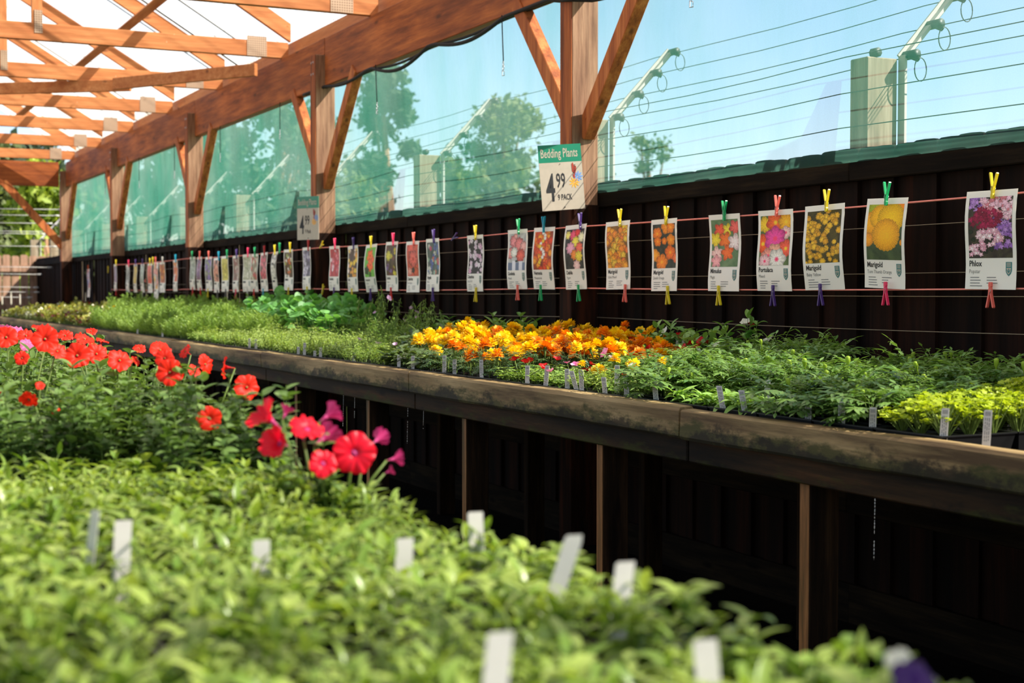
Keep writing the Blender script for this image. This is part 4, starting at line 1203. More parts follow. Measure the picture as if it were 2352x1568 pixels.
DG = [(18, 26, 14), (54, 74, 34)]
OR, YE, RD_, PK, WH, PU, MG = (240, 122, 20), (236, 190, 40), (214, 60, 36), (228, 110, 120), (232, 224, 210), (124, 90, 170), (226, 60, 130)
def art(k, nx, ny):
    P = lambda bg, s=k: Paint(nx, ny, bg, s + 11)
    if k == 0:
        p = P([(34, 26, 26), (70, 66, 44)])
        L5 = lambda x, y, r_, c, ce=None: p.fl(x, y, r_ * 1.3, p.q.choice(c), n=5, depth=.45, cen=ce)
        for i in range(190):
            x, y = p.q.random(), p.q.random() * 1.42
            if (y < .3 and x < .35) or (x > .55 and y > .5 and y < 1.25): L5(x, y, p.q.uniform(.035, .05), [(150, 100, 180), (176, 130, 196), (120, 80, 150)])
        for i in range(110):
            x, y = p.q.random(), p.q.random() * .5
            if x > .25: L5(x, y, p.q.uniform(.04, .06), [(232, 180, 196), (206, 120, 130), (240, 200, 206)])
        for i in range(260):
            x, y = p.q.random(), p.q.random() * 1.42
            if ((x - .4) / .36) ** 2 + ((y - .5) / .24) ** 2 < 1: L5(x, y, p.q.uniform(.035, .055), [(140, 16, 56), (160, 26, 70), (120, 10, 44)])
        for i in range(14): p.fl(p.q.uniform(.0, .6), p.q.uniform(.78, 1.3), .05, (34, 44, 26), n=3)
        for i in range(260):
            x, y = p.q.random(), p.q.random() * 1.42
            if ((x - .48) / .3) ** 2 + ((y - .92) / .2) ** 2 < 1 or ((x - .2) / .22) ** 2 + ((y - 1.25) / .14) ** 2 < 1: L5(x, y, p.q.uniform(.035, .055), [(238, 186, 198), (246, 206, 210), (226, 160, 178)], (250, 236, 240))
    elif k == 1:
        p = P([(40, 56, 34), (70, 86, 50)])
        for a_ in ((.2, .1, .22, (150, 160, 30)), (.88, .08, .2, (238, 130, 20)), (.08, .48, .24, (242, 160, 20)), (.36, .32, .26, (244, 174, 20)), (.03, .9, .15, (240, 150, 30)), (.66, .36, .33, (238, 180, 16)), (.55, .78, .34, (246, 168, 20)), (1.02, .98, .07, (240, 150, 30))):
            p.fl(a_[0], a_[1], a_[2], a_[3], n=22, depth=.05, tex=.2, asp=.95)
    elif k == 2: p = P([(40, 34, 14), (86, 76, 20)]); p.many(85, .055, .085, [(224, 166, 36), (236, 180, 44), (210, 150, 30)], n=7, depth=.18, tex=.3)
    elif k == 3:
        p = P([(60, 80, 40), (90, 110, 60)])
        for a_ in ((.15, .25, .2, YE), (.5, .2, .26, (240, 96, 40)), (.85, .2, .22, (244, 170, 30)), (.1, .8, .24, (238, 88, 30)), (.85, .5, .16, (238, 190, 180)), (.5, .66, .3, (232, 70, 150)), (.88, .95, .22, (240, 90, 60)), (.5, 1.05, .22, (240, 170, 140)), (.3, 1.15, .2, (236, 150, 130)), (.6, 1.25, .26, WH), (.2, 1.3, .17, (240, 190, 190))): p.fl(*a_, n=6, depth=.18, cen=(230, 60, 100) if a_[3][2] > 100 else (250, 190, 40))
    elif k == 4:
        p = P([(70, 100, 64), (110, 130, 90)])
        for a_ in ((.32, .32, .19, (236, 90, 60)), (.62, .3, .16, (236, 206, 60)), (.9, .25, .2, (232, 100, 90)), (.14, .6, .2, (238, 206, 50)), (.52, .62, .22, (244, 116, 40)), (.86, .68, .22, (240, 214, 210)), (.2, 1.02, .2, (240, 190, 180)), (.6, 1.0, .2, (242, 106, 40)), (.2, 1.25, .18, (238, 160, 160))): p.fl(*a_, n=5, depth=.35)
    elif k == 5: p = P([(26, 30, 20), (60, 64, 52)]); [p.fl(*a_, n=5, depth=.15, cen=(246, 160, 30)) for a_ in ((.2, .3, .17, OR), (.62, .1, .2, (244, 140, 20)), (.8, .12, .16, (240, 130, 20)), (.2, .55, .14, OR), (.5, .55, .1, OR), (.8, .52, .16, (244, 140, 24)), (.74, .92, .2, (242, 112, 24)), (.06, 1.0, .18, (244, 150, 30)), (.36, 1.22, .22, (244, 130, 20)), (1, 1.1, .14, (238, 110, 60)))]
    elif k == 6: p = P([(90, 60, 20), (130, 90, 30)]); p.many(60, .09, .14, [(240, 150, 30), (236, 136, 40), (244, 160, 40), (232, 120, 50), (236, 190, 60)], n=6, depth=.15, tex=.3)
    elif k == 7:
        p = P([(26, 24, 22), (70, 66, 62)])
        for a_ in ((.12, .2, .13, (236, 216, 110)), (.4, .22, .17, (226, 80, 110)), (.62, .14, .14, (214, 50, 50)), (.86, .3, .16, (238, 230, 180)), (.55, .45, .17, (236, 214, 70)), (.3, .68, .2, (232, 160, 180)), (.78, .68, .18, (236, 100, 70)), (.5, .92, .17, (240, 136, 50)), (.75, .98, .18, (232, 206, 60)), (.6, 1.3, .17, (240, 196, 190))): p.fl(*a_, n=8, depth=.25)
    elif k == 8:
        p = P([(110, 40, 16), (150, 60, 20)]); p.many(55, .08, .14, [(226, 80, 24), (214, 64, 20), (236, 110, 20), (240, 150, 30)], n=6, depth=.15)
        for i in range(12): p.fl(.45 + .12 * math.sin(i), i * .1 + .05, .07, p.q.choice([WH, YE]), n=5)
    elif k == 9:
        p = P([(150, 150, 146), (190, 190, 184)])
        for (x, y, r_, c) in ((.3, .3, .22, (238, 140, 140)), (.6, .42, .24, (236, 130, 126)), (.86, .5, .18, (240, 170, 160)), (.1, .75, .2, (238, 150, 140)), (.32, .72, .18, (238, 232, 214)), (.72, .85, .22, (226, 96, 76)), (.4, .1, .1, (236, 160, 150))):
            p.fl(x, y, r_, c, n=9, depth=.15, tex=.35)
        p.img[p.v > 1.12] = (96, 108, 130); p.img[(p.v > 1.05) & (abs(p.u - .34) < .1)] = (206, 206, 210); p.img[(p.v > 1.08) & (abs(p.u - .75) < .1)] = (200, 200, 205); p.img[(p.v > 1.02) & (p.v < 1.1) & (abs(p.u - .5) < .08)] = (40, 44, 36)
    elif k == 10: p = P([(20, 18, 18), (40, 38, 34)]); p.many(34, .07, .11, [(232, 220, 222), (224, 200, 212), (220, 170, 196)], n=5, depth=.35, cen=(120, 60, 90))
    elif k == 11: p = P([(50, 70, 66), (90, 100, 90)]); p.many(30, .09, .13, [(86, 100, 160), (206, 206, 190), (196, 80, 110), (90, 120, 170), (200, 110, 90), (160, 190, 160)], n=6, depth=.3, cen=(60, 60, 90))
    elif k == 12: p = P([(170, 60, 40), (210, 90, 60)]); p.fl(.35, .15, .3, (226, 90, 70)); p.fl(.55, .65, .36, (236, 104, 90), n=5, depth=.2, cen=(180, 60, 50), tex=.35); p.fl(.2, 1.2, .16, (230, 150, 130)); p.fl(.75, 1.25, .24, (200, 80, 40)); p.fl(.5, 1.15, .12, (50, 34, 24))
    elif k == 13: p = P([(50, 36, 20), (90, 70, 40)]); p.many(22, .07, .12, [(206, 190, 50), (190, 170, 40), (120, 90, 140), (110, 60, 50)], n=5); p.fl(.25, .5, .22, (206, 196, 60), n=8)
    elif k == 14: p = P([(90, 150, 50), (110, 180, 60)]); p.fl(.45, .4, .28, (250, 110, 20), n=5, depth=.3, cen=(180, 40, 10)); p.fl(.55, .85, .3, (252, 100, 20), n=5, depth=.3, cen=(190, 50, 10)); p.fl(.8, .6, .14, (240, 90, 20)); p.fl(.2, 1.1, .18, (40, 60, 26)); p.fl(.5, 1.3, .12, (60, 90, 30))
    else:
        pal = {15: ([(50, 34, 24), (90, 60, 40)], [YE, (226, 150, 40), (210, 190, 170), (236, 206, 190)], .12), 16: ([(150, 40, 50), (190, 60, 60)], [(216, 80, 90), (226, 120, 130), (200, 50, 60), (232, 190, 196)], .12),
               17: ([(50, 46, 60), (110, 100, 120)], [(150, 140, 170), (120, 110, 150), (200, 190, 206)], .12), 18: ([(60, 50, 26), (110, 70, 30)], [(206, 100, 30), WH, (150, 160, 70)], .1), 19: ([(16, 16, 16), (34, 34, 32)], [WH, WH, (214, 208, 190)], .14),
               20: ([(120, 60, 60), (90, 80, 50)], [(206, 70, 86), (220, 110, 120)], .14), 21: ([(130, 80, 60), (120, 130, 90)], [(190, 70, 50), (196, 190, 160)], .14), 22: ([(150, 150, 120), (190, 186, 160)], [(216, 212, 190), (176, 176, 140)], .12), 23: ([(90, 60, 50), (140, 110, 90)], [(190, 150, 140), (150, 90, 80), (206, 190, 170)], .12),
               24: ([(190, 170, 70), (206, 190, 90)], [(220, 206, 90), (206, 190, 80)], .2), 25: ([(40, 30, 26), (90, 60, 50)], [(226, 140, 110), (236, 160, 130)], .16), 26: ([(80, 90, 60), (100, 90, 120)], [(120, 90, 160), (150, 120, 180), (150, 150, 120)], .16), 27: ([(90, 60, 90), (120, 90, 110)], [(130, 90, 140), (170, 130, 170), (150, 70, 90)], .12),
               28: ([(110, 120, 100), (150, 156, 140)], [(190, 196, 180), (130, 140, 120)], .12), 29: ([(180, 70, 40), (220, 130, 90)], [(236, 140, 60), (230, 100, 60), WH], .2), 30: ([(130, 70, 40), (170, 110, 60)], [(230, 150, 50), (190, 100, 60)], .2), 31: ([(190, 160, 140), (220, 200, 190)], [(226, 150, 140), (240, 170, 50), WH, (230, 120, 60)], .2),
               32: ([(190, 70, 50), (220, 100, 80)], [(226, 90, 60), (236, 120, 90)], .2), 33: ([(120, 130, 110), (170, 176, 160)], [(190, 200, 180), (150, 160, 140)], .14), 34: ([(150, 130, 50), (190, 160, 70)], [(226, 190, 60), (206, 170, 70)], .16), 35: ([(110, 110, 100), (170, 170, 160)], [(206, 206, 196), (90, 90, 80)], .14),
               36: ([(120, 90, 110), (160, 150, 180)], [(150, 110, 130), (170, 180, 206)], .16), 37: ([(150, 160, 190), (190, 160, 160)], [(206, 120, 110), (120, 130, 190), (220, 200, 210)], .2)}[k]
        p = P(pal[0]); p.many(26, pal[2] * .7, pal[2] * 1.2, pal[1], n=5, depth=.25)
    return p.img

def vc_material():
    t = NT('printed_photograph'); at = t.new('ShaderNodeAttribute'); at.attribute_name = 'ink'
    pr = t.principled(at.outputs['Color'], 0.45, 0, 0.2)
    return t.done(pr.outputs[0])
M['photo'] = vc_material()
def mat_paper():
    t = NT('laminated_card'); p = t.principled(S(244, 238, 226), 0.35, 0, 0.5)
    tl = t.new('ShaderNodeBsdfTranslucent'); tl.inputs[0].default_value = S(226, 218, 200)
    m = t.new('ShaderNodeMixShader'); m.inputs[0].default_value = 0.15
    t.link(p.outputs[0], m.inputs[1]); t.link(tl.outputs[0], m.inputs[2]); return t.done(m.outputs[0])
M['paper'] = mat_paper()

_tc = {}
def text_tris(s, size, bold=0.0, xs=1.0):
    key = (s, size, bold, xs)
    if key in _tc: return _tc[key]
    cu = bpy.data.curves.new('lettering', 'FONT'); cu.body = s; cu.size = size; cu.offset = bold; cu.resolution_u = 2
    o = bpy.data.objects.new('lettering', cu); COL.objects.link(o)
    dg = bpy.context.evaluated_depsgraph_get(); me = o.evaluated_get(dg).to_mesh()
    V = [(v.co.x * xs, v.co.y) for v in me.vertices]; F = [tuple(p.vertices) for p in me.polygons]
    o.evaluated_get(dg).to_mesh_clear(); bpy.data.objects.remove(o); bpy.data.curves.remove(cu)
    _tc[key] = (V, F); return V, F

CW, CH = 0.208, 0.295
names = [('Phlox', 'Popstar'), ('Marigold', 'Tom Thumb Orange'), ('Marigold', 'Baby Yellow'), ('Portulaca', 'Mixed'), ('Mimulus', 'Magic'), ('Marigold', 'Zenith Orange'), ('Marigold', 'Safari Mixed'), ('Dahlia', 'Figaro'), ('Nemesia', 'Masquerade'), ('Godetia', 'Mixed'), ('Dianthus', 'Baby Doll'), ('Nigella', 'Mixed'), ('Dianthus', 'Red Charm'), ('Linaria', 'Fantasy'), ('Nasturtium', 'Alaska'), ('Viola', 'Mixed'), ('Dianthus', 'Festival'), ('Stocks', 'Mixed'), ('Gazania', 'Mixed'), ('Mesembryanthemum', 'Mixed')]
C_ = lambda *a: a
cards = [  # centre px, top y, bottom y, top peg (px,colour), bottom peg
 (2281, 437, 665, ('yellow', 2283), ('salmon', 2277)), (2038, 455, 670, ('green', 2040), ('pink', 2038)), (1897, 470, 672, ('yellow', 1900), ('purple', 1886)), (1783, 482, 672, ('salmon', 1786), ('purple', 1777)),
 (1666, 492, 670, ('green', 1665), ('yellow', 1652)), (1530, 503, 670, ('yellow', 1531), ('yellow', 1535)), (1423, 508, 668, ('yellow', 1425), ('salmon', 1437)), (1326, 516, 664, ('purple', 1334), ('green', 1330)),
 (1252, 522, 664, ('cyan', 1250), ('green', 1243)), (1190, 527, 664, ('green', 1192), ('salmon', 1190)), (1094, 540, 665, ('yellow', 1093), ('yellow', 1094)), (997, 548, 667, ('purple', 997), ('purple', 995)),
 (951, 554, 668, ('salmon', 951), None), (902, 555, 668, ('pink', 904), ('red', 899)), (856, 561, 668, ('yellow', 853), ('purple', 852)), (811, 564, 667, ('purple', 813), ('yellow', 809)), (770, 565, 667, ('pink', 770), ('purple', 768)),
 (707, 568, 666, ('red', 709), ('yellow', 706)), (665, 573, 666, ('yellow', 667), ('yellow', 663)), (637, 578, 666, ('yellow', 633), ('green', 641)), (608, 580, 666, ('red', 608), ('cyan', 605)), (586, 583, 666, ('green', 586), ('red', 584)), (568, 584, 668, ('pink', 570), ('white', 569)),
 (544, 587, 667, ('purple', 544), ('pink', 542)), (519, 588, 667, ('green', 522), ('grey', 519)), (499, 592, 667, ('cyan', 503), ('grey', 500)), (480, 590, 665, ('salmon', 480), ('yellow', 478)), (459, 590, 665, ('salmon', 459), ('red', 461)), (443, 590, 664, ('green', 442), ('red', 443)),
 (404, 597, 667, ('cyan', 404), None), (374, 602, 669, ('white', 374), None), (359, 602, 697, ('salmon', 358), None), (345, 605, 669, ('yellow', 345), None), (328, 606, 669, ('purple', 328), ('white', 327)), (312, 607, 669, ('purple', 312), None), (295, 608, 668, ('pink', 296), ('green', 293)), (267, 607, 666, ('yellow', 267), ('red', 267)),
 (204, 618, 694, ('orange', 203), None)]
cdesc = ['crimson, lilac and pink phlox', 'big orange marigold pompoms, card tilted', 'many small yellow marigolds', 'pink and orange portulaca', 'orange, yellow and pink mimulus', 'single orange marigolds on dark ground', 'dense orange marigolds filling the picture', 'mixed dahlias on dark ground, in front of the post', 'fiery orange and white nemesia', 'salmon and white godetia in pots', 'pale dianthus on black', 'blue, white and red nigella', 'one big coral dianthus bloom', 'yellow and purple flowers, pink peg above and red below', 'orange nasturtium on bright green', 'yellow, brown and cream flowers', 'red dianthus with pale edges', 'lilac flowers beside the small sign post', 'orange and white speckled flowers', 'white daisies on black, card bowed', 'deep pink flowers with red peg', 'rusty red and pale flowers with green peg', 'pale cream flowers with pink peg', 'brown and pink flowers', 'plain yellow bloom', 'peach blooms on dark with blue peg', 'purple flowers above green with peach peg', 'mauve flowers with salmon pegs', 'grey green flowers next to the third post', 'narrow orange bloom hanging alone with blue peg', 'orange brown flowers with white peg', 'longer low hanging card with pink and orange blooms', 'red orange flowers with yellow peg, behind the low hanging card', 'pale green flowers with white peg below', 'golden yellow flowers at the far end', 'grey and white flowers with pink peg', 'purple and blue flowers at the end of the rope', 'separate card hanging low by the corner']
pegcol = {'yellow': S(236, 214, 40), 'green': S(30, 176, 104), 'salmon': S(246, 120, 104), 'pink': S(246, 60, 110), 'purple': S(84, 56, 130), 'cyan': S(30, 176, 206), 'red': S(216, 48, 48), 'white': S(220, 216, 206), 'grey': S(110, 106, 104), 'orange': S(240, 110, 30)}
PM = {}
for k_, c_ in pegcol.items():
    t = NT('peg_' + k_); p_ = t.principled(c_, 0.35, 0, 0.5)
    tl = t.new('ShaderNodeBsdfTranslucent'); tl.inputs[0].default_value = c_
    m_ = t.new('ShaderNodeMixShader'); m_.inputs[0].default_value = 0.25
    t.link(p_.outputs[0], m_.inputs[1]); t.link(tl.outputs[0], m_.inputs[2]); PM[k_] = t.done(m_.outputs[0])
def peg_leg(sgn):
    b = MB(); o_ = [(0.0006, -0.034), (0.0042, -0.033), (0.0050, -0.022), (0.0034, -0.018), (0.0050, -0.008), (0.0056, 0.002), (0.0155, 0.040), (0.0135, 0.0435), (0.0105, 0.041), (0.0022, 0.004), (0.0006, -0.006)]
    o_ = [(sgn * y, z) for y, z in o_]; n = len(o_)
    vs = [(x, y, z) for x in (-0.0045, 0.0045) for y, z in o_]
    b.add(vs, [tuple(range(n)), tuple(range(2 * n - 1, n - 1, -1))] + [(i, (i + 1) % n, (i + 1) % n + n, i + n) for i in range(n)])
    return b
def peg_spring():
    b = MB()
    pts = [(-0.0055 + 0.0006 * i, 0.0034 * math.cos(i * 1.05), 0.0 + 0.0034 * math.sin(i * 1.05)) for i in range(19)]
    b.tube(pts, 0.0007, 4); b.tube([(-0.0055, 0.003, 0), (-0.0052, 0.006, -0.010), (-0.0052, 0.002, -0.012)], 0.0007, 4); b.tube([(0.0055, -0.003, 0), (0.0052, -0.006, -0.010), (0.0052, -0.002, -0.012)], 0.0007, 4)
    return b
PEGM = {k_: [peg_leg(s).mesh('peg_half', m_, fix=True) for s in (1, -1)] for k_, m_ in PM.items()}
SPR = peg_spring().mesh('spring', M['steel'], smooth=True)
def peg(col, x, y, z, down, lab, roll=0.0, yaw=0.0):
    r = empty('clothes_peg', (x, y, z), lab, 'peg', 'plastic clothes pegs')
    r.rotation_euler = (roll + (math.pi if down else 0), 0, yaw)
    for k in (0, 1): link('peg_half', PEGM[col][k], (0, 0, 0), r)
    link('spring', SPR, (0, 0, 0), r)
def shield(b_teal, b_white, T, cx, cy, s):
    pts = [(-1, 1.6), (1, 1.6), (1, -.55), (.75, -1.1), (.35, -1.5), (0, -1.75), (-.35, -1.5), (-.75, -1.1), (-1, -.55)]
    b_teal.add([T(cx + x * s, cy + y * s, 0.0008) for x, y in pts], [tuple(range(9))])
    inner = [(-.72, .2), (.72, .2), (.72, -.5), (.5, -.95), (0, -1.4), (-.5, -.95), (-.72, -.5)]
    b_white.add([T(cx + x * s, cy + y * s, 0.0012) for x, y in inner], [tuple(range(7))])
    for k in range(3): b_white.add([T(cx + x * s, cy + y * s, 0.0012) for x, y in ((-.7, .5 + k * .35), (.7, .5 + k * .35), (.7, .68 + k * .35), (-.7, .68 + k * .35))], [(0, 1, 2, 3)])
    for a_ in (-.7, 0, .7):
        d_ = (math.sin(a_), math.cos(a_)); e_ = (d_[1] * .13, -d_[0] * .13)
        b_teal.add([T(cx + x * s, cy + y * s, 0.0016) for x, y in ((e_[0], -.95 + e_[1]), (d_[0] * .9 + e_[0], -.95 + d_[1] * .9), (d_[0] * .95, -.95 + d_[1] * .95 + .05), (d_[0] * .9 - e_[0], -.95 + d_[1] * .9), (-e_[0], -.95 - e_[1]))], [(0, 1, 2, 3, 4)])
for k, (px, yt, yb, tp, bp) in enumerate(cards):
    RC = RX if k != 37 else FX - 0.046
    top = atX(px, yt, RC - 0.004); q = random.Random(k)
    Y0, ztop = top.y, top.z
    H_ = CH; zc = ztop - CH / 2
    if k == 31: H_ = 0.40; zc = ztop - 0.2
    if k == 37: H_ = 0.36; zc = ztop - 0.18
    roll = {0: -0.012, 1: -0.035, 7: 0.012, 14: 0.02}.get(k, q.uniform(-.015, .015)); bow = {19: 0.10, 14: 0.06, 7: 0.04}.get(k, q.uniform(-.01, .03))
    yawc = 0.0
    X0 = RC - 0.009
    yawk = {19: 0.12, 0: 0.02, 1: 0.05}.get(k, q.uniform(-.03, .06))
    def T(u, v, n, Y0=Y0, zc=zc, roll=roll, bow=bow, H_=H_, yawk=yawk):
        u2 = u * math.cos(roll) - v * math.sin(roll); v2 = u * math.sin(roll) + v * math.cos(roll)
        nn = n + bow * 0.5 * (1 - (2 * v / H_) ** 2) * 0.35 + 0.012 * (u / 0.1) ** 2 * bow * 6 + yawk * u + 0.004 * math.sin(v * 22 + k)
        return (X0 - nn - abs(yawk) * 0.1 * 0, Y0 - u2, zc + v2)
    r = empty('flower_card', (X0, Y0, zc - H_ / 2), 'laminated flower card picturing ' + cdesc[k], 'card', 'flower cards pegged on the rope')
    W_ = CW
    nu, nv = 6, 8; b = MB(); vs = []
    for sd in (0.0, -0.0010):
        for a in range(nv + 1):
            for c in range(nu + 1): vs.append(T(-W_/2 + W_ * c / nu, -H_/2 + H_ * a / nv, sd))
    m = (nu + 1) * (nv + 1)
    fs = [(a * (nu+1) + c, a * (nu+1) + c + 1, (a+1) * (nu+1) + c + 1, (a+1) * (nu+1) + c) for a in range(nv) for c in range(nu)]
    b.add(vs, fs + [tuple(reversed([i + m for i in f])) for f in fs]); part('sheet', b, M['paper'], r, True, False)
    # picture
    wpx = abs(project((X0, Y0 - W_/2, zc))[0] - project((X0, Y0 + W_/2, zc))[0])
    nx = int(max(14, min(100, wpx * 1.05))); ny = int(max(24, min(130, wpx * 1.5 + 26)))
    img = np.clip(lin(art(k, nx, ny)) * 1.2, 0, 0.95).reshape(-1, 3)
    pw, u0 = W_ * 0.86, -W_ * 0.43; v1 = H_/2 - 0.020; v0 = v1 - H_ * 0.615
    vs = [T(u0 + pw * c / nx, v1 + (v0 - v1) * a / ny, 0.0006) for a in range(ny + 1) for c in range(nx + 1)]
    fs = [(a * (nx+1) + c, (a+1) * (nx+1) + c, (a+1) * (nx+1) + c + 1, a * (nx+1) + c + 1) for a in range(ny) for c in range(nx)]
    b = MB(); b.add(vs, fs); o = part('picture', b, M['photo'], r, True, False)
    at = o.data.attributes.new('ink', 'FLOAT_COLOR', 'FACE')
    at.data.foreach_set('color', np.concatenate([img, np.ones((len(img), 1))], 1).ravel())
    # lettering
    nm = names[k] if k < len(names) else ('', '')
    b = MB(); g2 = MB()
    ty = v0 - 0.024
    if k < 18:
        V, F = text_tris(nm[0], 0.0245 if len(nm[0]) < 10 else 0.017, 0.0005, 0.92); b.add([T(u0 + x, ty + y, 0.0008) for x, y in V], F)
        V, F = text_tris(nm[1], 0.0165, 0.0, 0.9); g2.add([T(u0 + x, ty - 0.021 + y, 0.0008) for x, y in V], F)
    else:
        b.add([T(u0 + x, ty + y, 0.0008) for x, y in ((0, 0), (.07, 0), (.07, .014), (0, .014))], [(0, 1, 2, 3)])
    for col_ in (0, 1):
        for l_ in range(4 - col_):
            ul = u0 + 0.006 + col_ * 0.068; wl2 = q.uniform(0.03, 0.055); vl = ty - 0.035 - l_ * 0.0085
            g2.add([T(ul + x, vl + y, 0.0008) for x, y in ((0, 0), (wl2, 0), (wl2, .0026), (0, .0026))], [(0, 1, 2, 3)])
    part('lettering', b, M['black_ink'], r, False, False); part('small_print', g2, M['grey_ink'], r, False, False)
    b = MB(); g2 = MB(); shield(b, g2, T, u0 + pw - 0.016, ty - 0.008, 0.0125)
    part('emblem', b, M['teal_ink'], r, False, False); part('emblem_inlay', g2, M['sign_white'], r, False, False)
    for (pg, dn) in ((tp, False), (bp, True)):
        if not pg: continue
        py_ = atX(pg[1], yt if not dn else yb, X0 - 0.008).y
        near = ('above' if not dn else 'below') + ' the card with ' + ' '.join(cdesc[k].split(',')[0].split()[:9])
        peg(pg[0], X0 - 0.0115 - (0.004 if k in (1, 19) else 0), py_, (ztop + 0.008) if not dn else (zc - H_/2 - 0.012), dn, pg[0] + ' clothes peg ' + near, q.uniform(-.09, .09))
for col, px, y_, rl, lab in (('purple', 1043, 546, 1.25, 'purple clothes peg lying along the rope, without a card'), ('yellow', 738, 564, 1.1, 'yellow clothes peg slanting on the rope beside the small sign post'), ('yellow', 741, 667, 0.5, 'yellow clothes peg clipped alone on the lower rope'), ('salmon', 333, 645, 1.5, 'salmon clothes peg sideways on the lower rope at the far end'), ('yellow', 248, 620, 0.2, 'yellow clothes peg alone past the end of the rope'), ('yellow', 351, 600, 0.0, 'yellow clothes peg just before the salmon one at the far end'), ('green', 642, 571, 0.1, 'green clothes peg beside a yellow one above the bowed daisy card')):
    p = atX(px, y_, RX - 0.014); peg(col, p.x, p.y, p.z, False, lab, rl)

# ================================================================== PRICE SIGNS
def sign(c, w, h, phi, roll, lab, small):
    r = empty('price_sign', tuple(c), lab, 'sign', 'price signs on the posts')
    ux, uy = math.cos(phi), -math.sin(phi)          # text runs this way
    nx_, ny_ = -math.sin(phi), -math.cos(phi)       # faces this way
    def T(u, v, n):
        u2 = u * math.cos(roll) - v * math.sin(roll); v2 = u * math.sin(roll) + v * math.cos(roll)
        return (c.x + ux * u2 + nx_ * n, c.y + uy * u2 + ny_ * n, c.z + v2)
    def slab(b, u0, v0, u1, v1, n0, n1):
        vs = [T(u, v, n) for n in (n0, n1) for u, v in ((u0, v0), (u1, v0), (u1, v1), (u0, v1))]
        b.add(vs, [(3, 2, 1, 0), (4, 5, 6, 7), (0, 1, 5, 4), (1, 2, 6, 5), (2, 3, 7, 6), (3, 0, 4, 7)])
    b = MB(); slab(b, -w/2, -h/2, w/2, h/2 - h * 0.27, -0.003, 0); part('board', b, M['sign_white'], r)
    b = MB(); slab(b, -w/2, h/2 - h * 0.27, w/2, h/2, -0.003, 0.0002); part('header', b, M['sign_green'], r)
    def tx(s_, size, u, v, mat, bold, xs, nm):
        V, F = text_tris(s_, size, bold, xs); b = MB(); b.add([T(u + x, v + y, 0.0008) for x, y in V], F); part(nm, b, mat, r, False, False)
    tx('Bedding Plants', 0.058, -w/2 + 0.009, h/2 - 0.058, M['sign_white'], 0.0006, 0.545, 'title')
    tx('4', 0.178, -w/2 + 0.026, -h/2 + 0.044, M['black_ink'], 0.0028, 0.50, 'price')
    tx('99', 0.094, -w/2 + 0.077, -h/2 + 0.104, M['black_ink'], 0.0012, 0.50, 'price')
    tx('9 PACK' if not small else '9 Pack', 0.038, -w/2 + 0.080, -h/2 + 0.046, M['black_ink'], 0.0006, 0.56, 'pack_size')
    # butterfly and two daisies
    def daisy(cx, cy, rr, mat, nm):
        b = MB()
        for k in range(9):
            a = k * 0.698; d_ = (math.cos(a), math.sin(a)); e_ = (-d_[1], d_[0])
            b.add([T(cx + d_[0] * f * rr + e_[0] * g_ * rr, cy + d_[1] * f * rr + e_[1] * g_ * rr, 0.0009) for f, g_ in ((.12, .03), (.6, .15), (1, .05), (1, -.05), (.6, -.15), (.12, -.03))], [tuple(range(6))])
        part(nm, b, mat, r, False, False)
    daisy(w/2 - 0.026, -h/2 + 0.150, 0.026, M['blue_ink'], 'blue_daisy'); daisy(w/2 - 0.044, -h/2 + 0.124, 0.026, M['yellow_ink'], 'yellow_daisy')
    b = MB()
    for w_ in ([(0, 0), (-.012, .018), (-.013, .05), (-.006, .058), (.002, .03)], [(0, -.002), (.008, .02), (.010, .036), (.003, .045), (-.002, .02)], [(0, 0), (-.010, .004), (-.008, -.012), (.0, -.018)]):
        b.add([T(w/2 - 0.040 + x, -h/2 + 0.158 + y, 0.0012) for x, y in w_], [tuple(range(len(w_)))])
    part('butterfly', b, M['rust_ink'], r, False, False)
    b = MB()
    for k in range(5): b.add([T(w/2 - 0.048 + x + k * .0015, -h/2 + 0.166 + y + k * .009, 0.0016) for x, y in ((0, 0), (.008, .001), (.008, .0035), (0, .0022))], [(0, 1, 2, 3)])
    part('butterfly_veins', b, M['black_ink'], r, False, False)
    b = MB(); b.tube([T(0.004, -h/2 + 0.012, 0), T(0.004, -h/2 + 0.012, 0.004)], 0.003, 8); b.tube([T(-.004, h/2 - h*.27 - .008, 0), T(-.004, h/2 - h*.27 - .008, .003)], 0.0018, 8)
    part('nail', b, M['wire_dark'], r)
M['blue_ink'] = mat_plain('blue_ink', S(104, 146, 206), 0.5); M['yellow_ink'] = mat_plain('amber_ink', S(240, 168, 40), 0.5); M['rust_ink'] = mat_plain('rust_ink', S(156, 44, 20), 0.5)
c = atY(1289, 407, 5.85); sign(Vector((c.x, 5.846, c.z)), 0.212, 0.300, 0.12, 0.085, 'white and green price sign Bedding Plants 4.99, large one on the near post', False)
c = atY(718, 499, 9.56); c = atX(718, 499, PX - 0.05); sign(Vector((PX - 0.045, 9.60, c.z)), 0.212, 0.300, 1.12, 0.0, 'price sign Bedding Plants 4.99 that looks smaller, on the second post', True)

